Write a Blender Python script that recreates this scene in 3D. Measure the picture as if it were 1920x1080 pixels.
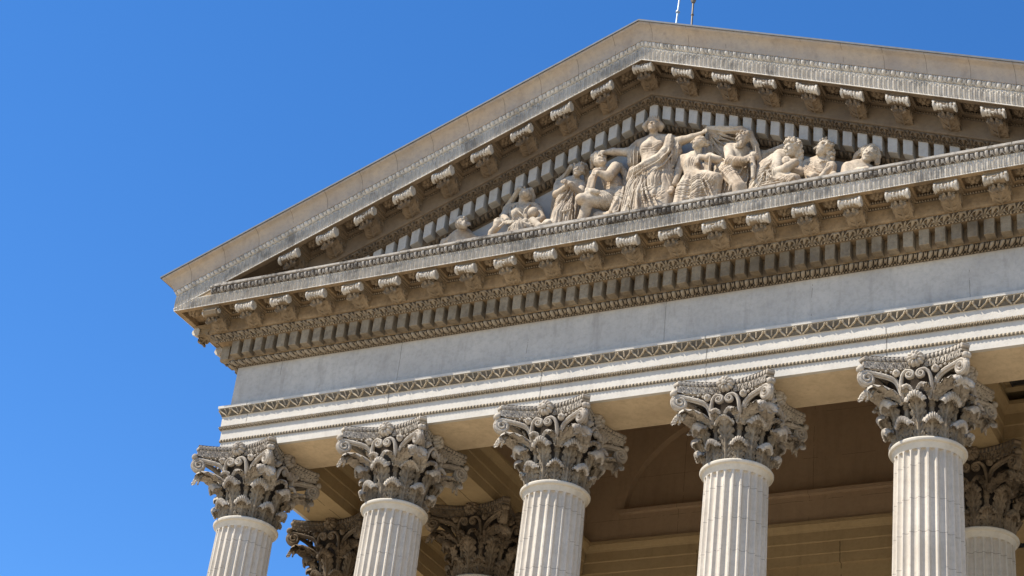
import bpy, math, random
import numpy as np
from mathutils import Matrix, Vector
random.seed(7); np.random.seed(7)
for o in list(bpy.data.objects): bpy.data.objects.remove(o, do_unlink=True)
sc = bpy.context.scene
R = math.radians
S = 3.5            # metres per column bay
Z0 = 16.84         # height of the column neck rings above the ground
def W(x, y, z): return (x*S, y*S, z*S + Z0)

# ------------------------------------------------------------------ camera
CAMP = dict(C=(3.7919, -8.2595, -4.3412), yaw=0.5206, pitch=0.5414, roll=0.1244, f=3557.46)
def cam_axes():
    y, p, r = CAMP['yaw'], CAMP['pitch'], CAMP['roll']
    cy, sy, cp, sp = math.cos(y), math.sin(y), math.cos(p), math.sin(p)
    F = Vector((-sy*cp, cy*cp, sp)); Rt = Vector((cy, sy, 0)); U = Rt.cross(F)
    cr, sr = math.cos(r), math.sin(r)
    return Rt*cr + U*sr, -Rt*sr + U*cr, F
cd = bpy.data.cameras.new('camera'); cam = bpy.data.objects.new('camera', cd)
sc.collection.objects.link(cam); sc.camera = cam
Rt, Up, Fw = cam_axes()
m = Matrix((Rt, Up, -Fw)).transposed().to_4x4(); m.translation = Vector(W(*CAMP['C'])); cam.matrix_world = m
cd.sensor_width = 36; cd.lens = CAMP['f']/1920*36; cd.clip_start = .5; cd.clip_end = 4000

# ------------------------------------------------------------------ light
AZ, EL = R(49), R(53.4)       # sun to the left of the facade normal, and its height
world = bpy.data.worlds.new('World'); sc.world = world; world.use_nodes = True
wn = world.node_tree.nodes; wl = world.node_tree.links
bg = wn['Background']; sky = wn.new('ShaderNodeTexSky'); sky.sky_type = 'NISHITA'; sky.sun_disc = False
sky.sun_elevation = EL; sky.sun_rotation = math.pi + AZ
sky.air_density = 1.0; sky.dust_density = 0.0; sky.ozone_density = 3.2; sky.altitude = 1200
hs = wn.new('ShaderNodeHueSaturation'); hs.inputs['Saturation'].default_value = 1.27; hs.inputs['Hue'].default_value = .505   # the clear blue of the day
wl.new(sky.outputs[0], hs.inputs['Color']); wl.new(hs.outputs[0], bg.inputs[0]); bg.inputs[1].default_value = 0.133
sd = bpy.data.lights.new('sun', 'SUN'); sd.energy = 5.0; sd.angle = R(.53); sd.color = (1, .945, .86)
sun = bpy.data.objects.new('sun', sd); sc.collection.objects.link(sun)
tosun = Vector((-math.sin(AZ)*math.cos(EL), -math.cos(AZ)*math.cos(EL), math.sin(EL)))
sun.rotation_euler = tosun.to_track_quat('Z', 'Y').to_euler(); sun.location = (-30, -40, 60)
vs = sc.view_settings; vs.view_transform = 'Standard'; vs.look = 'None'; vs.gamma = 1; vs.exposure = 0.8
sc.cycles.max_bounces = 8; sc.cycles.diffuse_bounces = 5

# ------------------------------------------------------------------ mesh tools
def col(): return sc.collection
class MB:
    def __init__(s): s.v = []; s.q = []; s.t = []; s.n = 0; s.cm = 0; s.qm = []; s.tm = []
    def grid(s, P, cu=False, cv=False, flip=False, fm=None):
        P = np.asarray(P, float); nu, nv = P.shape[:2]
        i = np.arange(nu if cu else nu-1)[:, None]; j = np.arange(nv if cv else nv-1)[None, :]
        i2 = (i+1) % nu; j2 = (j+1) % nv
        Q = np.stack([i*nv+j, i2*nv+j, i2*nv+j2, i*nv+j2], -1).reshape(-1, 4) + s.n
        if flip: Q = Q[:, ::-1]
        s.v.append(P.reshape(-1, 3)); s.q.append(Q); s.qm.append(np.full(len(Q), s.cm) if fm is None else fm.ravel()); s.n += nu*nv; return s
    def raw(s, V, quads=(), tris=()):
        V = np.asarray(V, float)
        if len(quads): s.q.append(np.asarray(quads, int)+s.n); s.qm.append(np.full(len(quads), s.cm))
        if len(tris): s.t.append(np.asarray(tris, int)+s.n); s.tm.append(np.full(len(tris), s.cm))
        s.v.append(V); s.n += len(V); return s
    def box(s, x0, x1, y0, y1, z0, z1):
        V = [(x, y, z) for z in (z0, z1) for y in (y0, y1) for x in (x0, x1)]
        return s.raw(V, [(0, 2, 3, 1), (4, 5, 7, 6), (0, 1, 5, 4), (2, 6, 7, 3), (0, 4, 6, 2), (1, 3, 7, 5)])
    def prism(s, poly, a0, a1, f):   # poly: 2-D outline, f(u,v,a)->xyz, a: along
        n = len(poly); V = [f(u, v, a0) for u, v in poly] + [f(u, v, a1) for u, v in poly]
        q = [(i, (i+1) % n, n+(i+1) % n, n+i) for i in range(n)]
        c0 = np.mean(V[:n], 0); c1 = np.mean(V[n:], 0); V += [tuple(c0), tuple(c1)]
        t = [(2*n, (i+1) % n, i) for i in range(n)] + [(2*n+1, n+i, n+(i+1) % n) for i in range(n)]
        return s.raw(V, q, t)
    def lathe(s, prof, n=32, c=(0, 0, 0), fr=None):
        th = np.linspace(0, 2*np.pi, n, endpoint=False)
        P = np.array([[(r*math.cos(a), r*math.sin(a), z) for a in th] for r, z in prof])
        if fr is not None: P = P @ np.array(fr)
        return s.grid(P + np.array(c), cv=True, flip=True)
    def sphere(s, c, r, n=10, sc_=(1, 1, 1)):
        pr = [(max(1e-4, math.sin(a)), -math.cos(a)) for a in np.linspace(0, math.pi, n//2+2)]
        th = np.linspace(0, 2*np.pi, n, endpoint=False)
        P = np.array([[(q*math.cos(a), q*math.sin(a), z) for a in th] for q, z in pr])*r*np.array(sc_)
        return s.grid(P + np.array(c), cv=True, flip=True)
    def tube(s, path, a, b, B, n=8, caps=True):
        path = np.asarray(path, float); T = np.gradient(path, axis=0); T /= np.linalg.norm(T, axis=1)[:, None]+1e-9
        B = np.asarray(B, float); B = np.broadcast_to(B, path.shape); B = B - (B*T).sum(1)[:, None]*T
        B = B/(np.linalg.norm(B, axis=1)[:, None]+1e-9); N = np.cross(B, T)
        th = np.linspace(0, 2*np.pi, n, endpoint=False)
        a = np.broadcast_to(np.asarray(a, float), (len(path),)); b = np.broadcast_to(np.asarray(b, float), (len(path),))
        P = path[:, None]+N[:, None]*(a[:, None]*np.cos(th))[..., None]+B[:, None]*(b[:, None]*np.sin(th))[..., None]
        if caps: P = np.concatenate([np.repeat(path[:1], n, 0)[None], P, np.repeat(path[-1:], n, 0)[None]])
        return s.grid(P, cv=True)
    def shell(s, P, th):            # a grid surface made th thick
        P = np.asarray(P, float); du = np.gradient(P, axis=0); dv = np.gradient(P, axis=1)
        N = np.cross(du, dv); N /= np.linalg.norm(N, axis=2)[..., None]+1e-9
        Q = P - N*th
        loop = np.concatenate([P, Q[:, ::-1]], 1)   # closed ring across v
        s.grid(loop, cv=True, flip=True)
        return s
    def data(s, name, mat=None, smooth=True, local=False, shear=0.):
        V = np.concatenate(s.v).copy()
        if shear: V[:, 2] += shear*V[:, 0]
        V *= S
        if not local: V[:, 2] += Z0
        me = bpy.data.meshes.new(name); q = np.concatenate(s.q) if s.q else np.zeros((0, 4), int)
        t = np.concatenate(s.t) if s.t else np.zeros((0, 3), int)
        nl = q.size + t.size; me.vertices.add(len(V)); me.vertices.foreach_set('co', V.astype('f').ravel())
        me.loops.add(nl); me.loops.foreach_set('vertex_index', np.concatenate([q.ravel(), t.ravel()]).astype('i'))
        me.polygons.add(len(q)+len(t))
        me.polygons.foreach_set('loop_start', np.concatenate([np.arange(len(q))*4, q.size+np.arange(len(t))*3]).astype('i'))
        me.polygons.foreach_set('loop_total', np.concatenate([np.full(len(q), 4), np.full(len(t), 3)]).astype('i'))
        for mt in (mat if isinstance(mat, (list, tuple)) else [mat]):
            if mt: me.materials.append(mt)
        if isinstance(mat, (list, tuple)): me.polygons.foreach_set('material_index', np.concatenate(s.qm+s.tm).astype('i'))
        me.update(calc_edges=True); me.validate()
        if not smooth: me.polygons.foreach_set('use_smooth', [False]*len(me.polygons))
        if smooth:
            me.polygons.foreach_set('use_smooth', [True]*len(me.polygons))
            if smooth is True: me.set_sharp_from_angle(angle=R(38))
        return me
    def build(s, name, mat, parent=None, **k):
        return put(name, s.data(name, mat, **k), parent)
def put(name, me, parent=None, loc=None, rz=0):
    o = bpy.data.objects.new(name, me); col().objects.link(o); o.parent = parent
    if loc is not None: o.location = loc
    if rz: o.rotation_euler.z = rz
    return o
def tag(o, label=None, cat=None, group=None, kind=None):
    for k, v in (('label', label), ('category', cat), ('group', group), ('kind', kind)):
        if v: o[k] = v
    return o
def empty(name, loc=(0, 0, 0)):
    o = bpy.data.objects.new(name, None); col().objects.link(o); o.location = loc; return o

# ------------------------------------------------------------------ materials
def stone(name, base, dark=None, amt=.45, stain=.25, bump=.35, joints=None, courses=None, crust=0, rust=0, scale=1., rough=.9):
    m = bpy.data.materials.new(name); m.use_nodes = True; nt = m.node_tree; N = nt.nodes; L = nt.links
    b = N['Principled BSDF']; b.inputs['Roughness'].default_value = rough; b.inputs['Specular IOR Level'].default_value = .15
    g = N.new('ShaderNodeNewGeometry'); pos = g.outputs['Position']
    def math_(op, a, b_=None, c=None):
        n = N.new('ShaderNodeMath'); n.operation = op
        for i, v in enumerate((a, b_, c)):
            if v is None: continue
            if hasattr(v, 'links'): L.new(v, n.inputs[i])
            else: n.inputs[i].default_value = v
        return n.outputs[0]
    def noise(sc_, det=5, rgh=.6, vec=None):
        n = N.new('ShaderNodeTexNoise'); n.inputs['Scale'].default_value = sc_*scale; n.inputs['Detail'].default_value = det
        n.inputs['Roughness'].default_value = rgh; L.new(vec or pos, n.inputs['Vector']); return n.outputs['Fac']
    def ramp(v, a, c):
        n = N.new('ShaderNodeMapRange'); L.new(v, n.inputs[0]); n.inputs[1].default_value = a; n.inputs[2].default_value = c; return n.outputs[0]
    def mix(f, a, c):
        n = N.new('ShaderNodeMix'); n.data_type = 'RGBA'
        if hasattr(f, 'links'): L.new(f, n.inputs[0])
        else: n.inputs[0].default_value = f
        for i, v in ((6, a), (7, c)):
            if hasattr(v, 'links'): L.new(v, n.inputs[i])
            else: n.inputs[i].default_value = (*v, 1)
        return n.outputs[2]
    dark = dark or tuple(c*.62 for c in base)
    c = mix(math_('MULTIPLY', ramp(noise(.9), .38, .68), amt), base, dark)
    c = mix(math_('MULTIPLY', ramp(noise(11, 6, .7), .45, .75), amt*.7), c, tuple(x*.75 for x in dark))
    mp = N.new('ShaderNodeMapping'); mp.inputs['Scale'].default_value = (2.2, 2.2, .35); L.new(pos, mp.inputs[0])
    st = ramp(noise(1.6, 6, .65, mp.outputs[0]), .52, .75)
    c = mix(math_('MULTIPLY', st, stain), c, (base[0]*.42, base[1]*.40, base[2]*.40))
    if rust: c = mix(math_('MULTIPLY', ramp(noise(.55, 4, .6), .45, .65), rust), c, (.42, .25, .12))
    if crust: c = mix(math_('MULTIPLY', ramp(noise(2.6, 8, .75), .50, .60), crust), c, (.045, .04, .036))
    h = math_('MULTIPLY', noise(26, 6, .75), .7); h = math_('ADD', h, noise(4, 3))
    if joints or courses:
        sp = N.new('ShaderNodeSeparateXYZ'); L.new(pos, sp.inputs[0])
        wob = math_('MULTIPLY', math_('SUBTRACT', noise(3), .5), .05)
        def line(co, pitch, off, wd):
            a = math_('ADD', math_('DIVIDE', math_('ADD', co, wob), pitch), off); a = math_('FRACT', a)
            a = math_('ABSOLUTE', math_('SUBTRACT', a, .5)); return math_('LESS_THAN', a, wd/pitch)
        ln = None
        if joints: ln = line(sp.outputs[0], joints[0], joints[1], joints[2])
        if courses:
            l2 = line(sp.outputs[2], courses[0], courses[1], courses[2]); ln = l2 if ln is None else math_('MAXIMUM', ln, l2)
        br = math_('GREATER_THAN', noise(1.3), .46)
        ln = math_('MULTIPLY', ln, br)
        c = mix(math_('MULTIPLY', ln, .75), c, tuple(x*.28 for x in base)); h = math_('SUBTRACT', h, math_('MULTIPLY', ln, .8))
    L.new(c, b.inputs['Base Color'])
    bp = N.new('ShaderNodeBump'); bp.inputs['Strength'].default_value = bump; bp.inputs['Distance'].default_value = .02
    L.new(h, bp.inputs['Height']); L.new(bp.outputs[0], b.inputs['Normal'])
    return m
M = {}
M['arch'] = stone('architrave_stone', (.53, .485, .41), amt=.3, stain=.22, joints=(3.4, .1, .012), bump=.3)
M['frieze'] = stone('frieze_stone', (.51, .46, .385), dark=(.38, .345, .295), amt=.75, stain=.5, joints=(2.9, .35, .0055), bump=.35)
M['pat'] = stone('patinated_stone', (.30, .24, .165), dark=(.16, .125, .085), amt=.7, stain=.4, bump=.6)
M['grd'] = stone('dark_ground_stone', (.10, .078, .055), dark=(.05, .04, .03), amt=.5, stain=.3, bump=.5)  # darkest tone, for the sunk parts of carved bands
M['grd2'] = stone('dark_grey_ground_stone', (.15, .135, .115), dark=(.07, .064, .056), amt=.7, stain=.4, bump=.5)  # dark grey for the sunk parts of the abacus carving
M['grd3'] = stone('grey_ground_stone', (.36, .33, .285), dark=(.20, .18, .15), amt=.6, stain=.4, bump=.5)  # mid grey for the sunk parts of the raking egg band
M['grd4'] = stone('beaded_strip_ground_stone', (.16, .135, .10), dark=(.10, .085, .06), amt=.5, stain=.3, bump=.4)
M['arib'] = stone('pale_tan_carved_stone', (.47, .385, .27), dark=(.30, .235, .155), amt=.6, stain=.35, bump=.5)
M['tan'] = stone('tan_carved_stone', (.36, .29, .20), dark=(.20, .155, .105), amt=.7, stain=.4, bump=.6)
M['patdark'] = stone('dark_patinated_stone', (.20, .155, .11), dark=(.10, .08, .06), amt=.7, stain=.4, bump=.6)
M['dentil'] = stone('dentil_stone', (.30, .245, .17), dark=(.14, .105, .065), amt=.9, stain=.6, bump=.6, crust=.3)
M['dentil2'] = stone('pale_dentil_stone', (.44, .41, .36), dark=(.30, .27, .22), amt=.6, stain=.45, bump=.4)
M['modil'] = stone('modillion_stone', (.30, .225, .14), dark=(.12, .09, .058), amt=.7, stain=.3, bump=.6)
M['roll'] = stone('pale_scroll_stone', (.55, .495, .41), dark=(.34, .29, .22), amt=.6, stain=.45, bump=.6, scale=2, crust=.25)  # paler than the modillion body, for the front rolls
M['modil2'] = stone('raking_modillion_stone', (.20, .145, .09), dark=(.09, .066, .044), amt=.7, stain=.3, bump=.6)  # dark brown stone of the raking cornice brackets and bands
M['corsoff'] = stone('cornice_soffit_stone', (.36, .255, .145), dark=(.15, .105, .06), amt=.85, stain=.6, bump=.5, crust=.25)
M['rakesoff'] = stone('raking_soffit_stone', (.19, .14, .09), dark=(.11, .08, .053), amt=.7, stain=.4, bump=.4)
M['corona'] = stone('corona_stone', (.60, .55, .465), dark=(.43, .385, .315), amt=.6, stain=.5, bump=.5, crust=.4)
M['cym'] = stone('crusted_moulding_stone', (.42, .375, .31), dark=(.20, .175, .145), amt=.7, stain=.5, bump=.5, crust=.85)
M['soffit'] = stone('soffit_stone', (.60, .47, .30), dark=(.33, .25, .16), amt=.5, stain=.3, bump=.3)
M['sima'] = stone('sima_stone', (.41, .34, .26), dark=(.29, .265, .24), amt=.8, stain=.4, bump=.4, joints=(.80, .2, .005), rust=.12)
M['shaft'] = stone('shaft_stone', (.55, .49, .405), dark=(.38, .325, .25), amt=.5, stain=.38, bump=.3, courses=(.62, .1, .005))
M['ring'] = stone('neck_ring_stone', (.57, .51, .41), amt=.4, stain=.3, bump=.25)
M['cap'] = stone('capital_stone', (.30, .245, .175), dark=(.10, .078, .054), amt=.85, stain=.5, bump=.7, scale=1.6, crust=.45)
M['capr'] = stone('rear_capital_stone', (.27, .205, .135), dark=(.085, .062, .04), amt=.85, stain=.5, bump=.7, scale=1.6, crust=.4)  # darker copy of the capital stone, for the rear columns
M['captip'] = stone('pale_capital_stone', (.48, .42, .335), dark=(.22, .18, .14), amt=.7, stain=.4, bump=.5, scale=1.6, crust=.2)  # paler stone for leaf tips, volutes, abacus and fleurons
M['bell'] = stone('dark_bell_stone', (.07, .055, .042), dark=(.035, .028, .022), amt=.7, stain=.4, bump=.6, scale=2)  # near-black bell darkens the gaps between the leaves
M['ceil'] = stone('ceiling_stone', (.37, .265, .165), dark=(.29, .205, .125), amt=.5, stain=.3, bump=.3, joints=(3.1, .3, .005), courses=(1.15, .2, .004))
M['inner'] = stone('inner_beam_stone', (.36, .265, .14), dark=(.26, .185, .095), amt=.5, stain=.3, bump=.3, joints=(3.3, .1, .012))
M['statue'] = stone('statue_stone', (.53, .45, .34), dark=(.29, .225, .16), amt=.85, stain=.6, bump=.25, rust=.25, scale=2.5, crust=.25)
M['tymp'] = stone('tympanum_stone', (.40, .37, .33), dark=(.31, .28, .24), amt=.5, stain=.4, bump=.4)
M['wall'] = stone('wall_stone', (.50, .44, .35), amt=.4, joints=(2.4, .1, .012), courses=(1.2, .3, .01))
def simple(name, c, rough=.5, metal=0., nz=.3, sc_=8):
    m = bpy.data.materials.new(name); m.use_nodes = True; nt = m.node_tree; b = nt.nodes['Principled BSDF']
    b.inputs['Roughness'].default_value = rough; b.inputs['Metallic'].default_value = metal
    t = nt.nodes.new('ShaderNodeTexNoise'); t.inputs['Scale'].default_value = sc_; g = nt.nodes.new('ShaderNodeNewGeometry')
    nt.links.new(g.outputs['Position'], t.inputs['Vector'])
    r = nt.nodes.new('ShaderNodeValToRGB'); r.color_ramp.elements[0].color = (*[x*(1-nz) for x in c], 1); r.color_ramp.elements[1].color = (*c, 1)
    r.color_ramp.elements[0].position = .35; r.color_ramp.elements[1].position = .65
    nt.links.new(t.outputs['Fac'], r.inputs[0]); nt.links.new(r.outputs[0], b.inputs['Base Color']); return m
M['lead'] = simple('lead_sheet', (.07, .078, .088), .7, 0.)
M['zinc'] = simple('galvanised_steel', (.60, .66, .66), .35, .5)
M['iron'] = simple('dull_bronze', (.20, .16, .11), .5, .4)
M['vent'] = simple('dark_metal', (.05, .045, .04), .6, .2)
M['ground'] = simple('pale_paving', (.44, .37, .27), .9, 0, .15, .6)

# ------------------------------------------------------------------ setting
G = MB(); n = 40
xs = np.linspace(-400, 400, n); G.grid(np.array([[(x, y, -Z0/S) for y in xs] for x in xs]))
tag(G.build('ground', M['ground'], smooth=False), kind='structure')

# ------------------------------------------------------------------ temple
H_ = .5177; X = H_ + 2; SL = .392; YB = 5.0
COLX = [-H_-2, -H_-1, -H_, H_, H_+1, H_+2]
temple = empty('temple_building')
tag(temple, 'pale stone temple front with fluted columns, leafy capitals and a carved pediment', 'building')

def sweepH(mb, prof, yb=YB, xe=None):
    st = []
    for p, z in prof:
        if xe: st.append([(-xe, -p, z), (xe, -p, z)])
        else: st.append([(-X-p, yb, z), (-X-p, -p, z), (X+p, -p, z), (X+p, yb, z)])
    P = np.array(st); return mb.grid(P, flip=False)
def sweepR(mb, prof, yb=YB, xe=None, y=None):
    st = []
    for p, z in prof:
        a = xe if xe else X+p
        r = [(-a, -p, z-a*SL), (0, -p, z), (a, -p, z-a*SL)]
        if not xe: r = [(-a, yb, z-a*SL)] + r + [(a, yb, z-a*SL)]
        st.append(r)
    return mb.grid(np.array(st))
def curve(pts, n):
    """resample polyline with a smooth (Catmull-Rom) curve"""
    pts = [np.array(p, float) for p in pts]; P = [2*pts[0]-pts[1]]+pts+[2*pts[-1]-pts[-2]]; out = []
    for t in np.linspace(0, len(pts)-1-1e-6, n):
        i = int(t); f = t-i; a, b, c, d = P[i:i+4]
        out.append(.5*((2*b)+(c-a)*f+(2*a-5*b+4*c-d)*f*f+(3*b-a-3*c+d)*f**3))
    return np.array(out)
# carved patterns: height fields h(u in 0..1 along one repeat, v in 0..1 upwards)
def h_egg(u, v):
    d = ((u-.5)/.25)**2+((v-.62)/.52)**2
    egg = np.sqrt(np.clip(1-d, 0, 1))
    d2 = ((u-.5)/.40)**2+((v-.68)/.72)**2
    rim = np.exp(-((d2-1)/.28)**2)*(v < .97)
    dart = np.exp(-((np.minimum(u, 1-u))/.045)**2)*(v > .1)*(v < .8)
    return np.maximum.reduce([egg*1.1, rim*.75, dart*.6])
def h_bead(u, v):
    return np.sqrt(np.clip(1-((u-.4)/.34)**2-((v-.5)/.5)**2, 0, 1)) + .7*np.exp(-((u-.9)/.06)**2)
def h_flute(u, v):
    top = .5+.5*np.clip(1-((v-.80)/.2)**2, 0, 1)
    w = np.abs(u-.5); edge = np.exp(-((w-.30)/.07)**2)*(v < .8)
    arc = np.exp(-(((np.hypot((u-.5)/.30, (v-.78)/.17))-1)/.22)**2)*(v >= .78)
    tongue = .5*np.exp(-(w/.10)**2)*(v < .72)
    return np.maximum.reduce([edge, arc, tongue])*(v > .04)
def h_leaf(u, v):
    """acanthus palmette and bud alternating"""
    def palm(du, v, w):
        th = np.arctan2(du, v+.12); r = np.hypot(du, v+.12)
        ribs = .5+.5*np.cos(th*9*(1/w)); return np.clip(ribs, 0, 1)*(np.abs(th) < 1.0)*(r < 1.08)
    a = palm(u-.5, v, .75); du = np.where(u > .5, u-1, u); b = palm(du, v, .45)*(np.abs(du) < .2)
    ring = np.exp(-((np.hypot((u-.5)/.42, (v-.05)/.95)-1)/.12)**2)
    return np.maximum.reduce([a*(np.abs(u-.5) < .33), b, ring*.9])
def h_heart(u, v):
    """heart-shaped leaves hanging between ribs that swing like a wave"""
    q = np.abs(u-.5)*2; vv = np.clip(v, 0, 1)
    arch = .16+.70*(.5-.5*np.cos(math.pi*np.clip(vv*1.15, 0, 1)))
    rib = np.clip(1.25-np.abs(q-arch)/.17, 0, 1)*(v < .97)
    leaf = (q > arch+.24)*(.28+.12*np.cos(vv*26+q*9))
    bud = np.clip(1.1-q/.17, 0, 1)*(v > .35)*.9
    return np.maximum.reduce([rib, leaf, bud])
def h_tooth(u, v):
    return np.clip(1-np.abs(u-.5)/.42-.25*(1-v), 0, 1)*1.1
def relief(mb, kind, prof, pitch, amp, hf, ns=10, nv=10, xe=None, side=True, wear=.15, x0=None, x1=None, thr=.42):
    """kind H (level) or R (raking): a carved strip following the profile curve"""
    C = curve(prof, nv); T = np.gradient(C, axis=0); Nn = np.stack([T[:, 1], -T[:, 0]], 1); Nn /= np.linalg.norm(Nn, axis=1)[:, None]
    pm = C[:, 0].mean(); v = np.linspace(0, 1, nv)
    def strip(halfspan, fun, u0=None, u1=None):
        a, b = (-halfspan, halfspan) if u0 is None else (u0, u1)
        cnt = max(1, int(round((b-a)/pitch))); U = np.arange(cnt*ns+1)/ns
        us = a+(b-a)*U/cnt
        Hh = hf((U % 1)[:, None]+0*v[None], v[None]+0*U[:, None])
        Hc = (Hh[1:, 1:]+Hh[:-1, 1:]+Hh[1:, :-1]+Hh[:-1, :-1])/4; fm = (Hc < thr).astype(int)   # low faces of the carving take the second, darker material
        rnd = np.random.rand(cnt+2); Hh = Hh*(1-wear*rnd[(U.astype(int))])[:, None]
        Hh[:, 0] *= .3; Hh[:, -1] *= .3
        p = C[None, :, 0]+Nn[None, :, 0]*Hh*amp; z = C[None, :, 1]+Nn[None, :, 1]*Hh*amp
        mb.grid(fun(us[:, None]+0*p, p, z, C[None, :, 0]+0*p), flip=True, fm=fm)
    if kind == 'H':
        def f(u, p, z, pc):
            k = (X+pc)/(X+pm) if xe is None and x0 is None else 1
            return np.stack([u*k, -p, z], -1)
        if x0 is not None: strip(0, f, x0, x1)
        else: strip(xe or X+pm, f)
        if side and xe is None and x0 is None:
            def g(u, p, z, pc): return np.stack([-X-p, -(pc) + (u+pm)*1.0, z], -1)
            C0 = (-pm, 2.0)
            def g2(u, p, z, pc): return np.stack([-X-p, np.where(True, -pc+(u-C0[0])*(2+pc)/(2+pm), 0), z], -1)
            strip(0, lambda u, p, z, pc: g2(u, p, z, pc)[::-1], *C0)
    else:
        def f(u, p, z, pc):
            k = (X+pc)/(X+pm) if xe is None else 1
            x = u*k; return np.stack([x, -p, z-np.abs(x)*SL], -1)
        a = xe or X+pm
        strip(0, f, -a, 0); strip(0, f, 0, a)
    return mb

# ---- architrave
mb = MB()
prof = [(.150, .446), (.174, .446), (.1745, .505), (.180, .5055), (.1805, .583), (.188, .5835), (.1885, .664), (.194, .665)]
def dense(prof): return prof
sweepH(mb, prof); sweepH(mb, [(.208, .713), (.2145, .714), (.2145, .730), (.165, .735)])
sweepH(mb, [(.188, .665), (.192, .671), (.196, .69), (.204, .708), (.209, .7135)])
arch = mb.build('architrave', M['arch'], temple, smooth=False)
mb = MB(); relief(mb, 'H', [(.1795, .500), (.1815, .508), (.1805, .517)], .0200, .006, h_bead, 8, 6, thr=.3); relief(mb, 'H', [(.183, .580), (.194, .590), (.191, .600)], .0285, .008, h_heart, 10, 8)
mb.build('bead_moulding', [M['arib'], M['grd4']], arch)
mb = MB(); relief(mb, 'H', [(.190, .667), (.194, .680), (.200, .696), (.2085, .712)], .0831, .014, h_heart, 20, 14, thr=.42)
mb.build('leaf_moulding', [M['arib'], M['grd4']], arch)
# soffits of the front and side beams, and their inner faces
mb = MB()
a = .174
mb.box(-X-a+.001, X+a-.001, -a+.001, a, .4462, .71)
soff = mb.build('beam_soffit', M['soffit'], arch, smooth=False)
# ---- frieze
mb = MB(); sweepH(mb, [(.165, .728), (.165, 1.026)]); mb.build('frieze', M['frieze'], temple, smooth=False)

# ---- level cornice
mb = MB()
sweepH(mb, [(.166, 1.020), (.171, 1.020), (.171, 1.026), (.21, 1.046), (.213, 1.046), (.213, 1.150)])
sweepH(mb, [(.213, 1.146), (.276, 1.146), (.276, 1.150), (.300, 1.188), (.316, 1.189), (.316, 1.194), (.318, 1.200), (.318, 1.292), (.345, 1.292)])
sweepH(mb, [(.345, 1.292), (.345, 1.322), (.454, 1.322), (.454, 1.286), (.485, 1.286), (.485, 1.362)])
for k in range(-11, 12):
    for sg in (-1, 1): x = k*.2492+sg*.066; mb.box(x-.007, x+.007, -.4538, -.3455, 1.2885, 1.3215)
for sx in (-1, 1): mb.box(min(sx*2.735, sx*2.86), max(sx*2.735, sx*2.86), -.4855, -.40, 1.355, 1.404)
cor = mb.build('level_cornice', M['corsoff'], temple, smooth=False)
mb = MB(); relief(mb, 'H', [(.171, 1.026), (.186, 1.030), (.203, 1.038), (.211, 1.046)], .0519, .024, h_egg, 14, 11)
relief(mb, 'H', [(.168, 1.013), (.174, 1.018), (.172, 1.024)], .0173, .006, h_bead, 6, 5)
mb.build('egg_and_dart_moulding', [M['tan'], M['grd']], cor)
mb = MB(); relief(mb, 'H', [(.277, 1.150), (.281, 1.163), (.292, 1.176), (.307, 1.188)], .0831, .019, h_leaf, 26, 14)
relief(mb, 'H', [(.276, 1.144), (.281, 1.147), (.277, 1.151)], .0173, .005, h_bead, 6, 5)
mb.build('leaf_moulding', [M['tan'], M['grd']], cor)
mb = MB(); relief(mb, 'H', [(.3455, 1.293), (.350, 1.300), (.3475, 1.310)], .0145, .007, h_bead, 6, 6, xe=2.88, side=False)
relief(mb, 'H', [(.3185, 1.272), (.322, 1.279), (.320, 1.286)], .0145, .006, h_bead, 6, 5, xe=2.83, side=False)
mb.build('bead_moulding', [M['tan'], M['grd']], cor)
mb = MB(); relief(mb, 'H', [(.4855, 1.289), (.4855, 1.31), (.4855, 1.335), (.4855, 1.358)], .0265, .0105, h_flute, 10, 12, side=True, thr=-1)
sweepH(mb, [(.484, 1.284), (.488, 1.284), (.488, 1.2885), (.4853, 1.2885), (.4853, 1.364)])
mb.build('fluted_corona', [M['corona'], M['grd3']], cor)
XC = 2.735
mb = MB(); mb.grid(np.array([[(-XC, -p, z), (XC, -p, z)] for p, z in [(.486, 1.360), (.489, 1.362), (.498, 1.372), (.503, 1.394), (.5105, 1.395), (.5105, 1.4075), (.505, 1.409), (.16, 1.415)]]))
for sx in (-1, 1):
    mb.prism([(.48, 1.359), (.489, 1.362), (.503, 1.394), (.5105, 1.395), (.5105, 1.4075), (.48, 1.409)], sx*XC, sx*(XC+.012), lambda u, v, a_: (a_, -u, v))
# the worn upper edge: short raised lengths of stone with small breaks
xx = -XC
while xx < XC:
    l = random.uniform(.25, .6); mb.box(xx+.004, min(xx+l, XC), -.512-random.uniform(0, .003), -.46, 1.398, 1.409+random.uniform(.001, .006)); xx += l
mb.build('top_moulding', M['cym'], cor, smooth=False)
mb = MB(); relief(mb, 'H', [(.488, 1.361), (.494, 1.368), (.499, 1.380), (.503, 1.394)], .0498, .012, h_egg, 12, 9, xe=XC, side=False)
mb.build('egg_and_dart_moulding', [M['cym'], M['grd']], cor)

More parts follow.
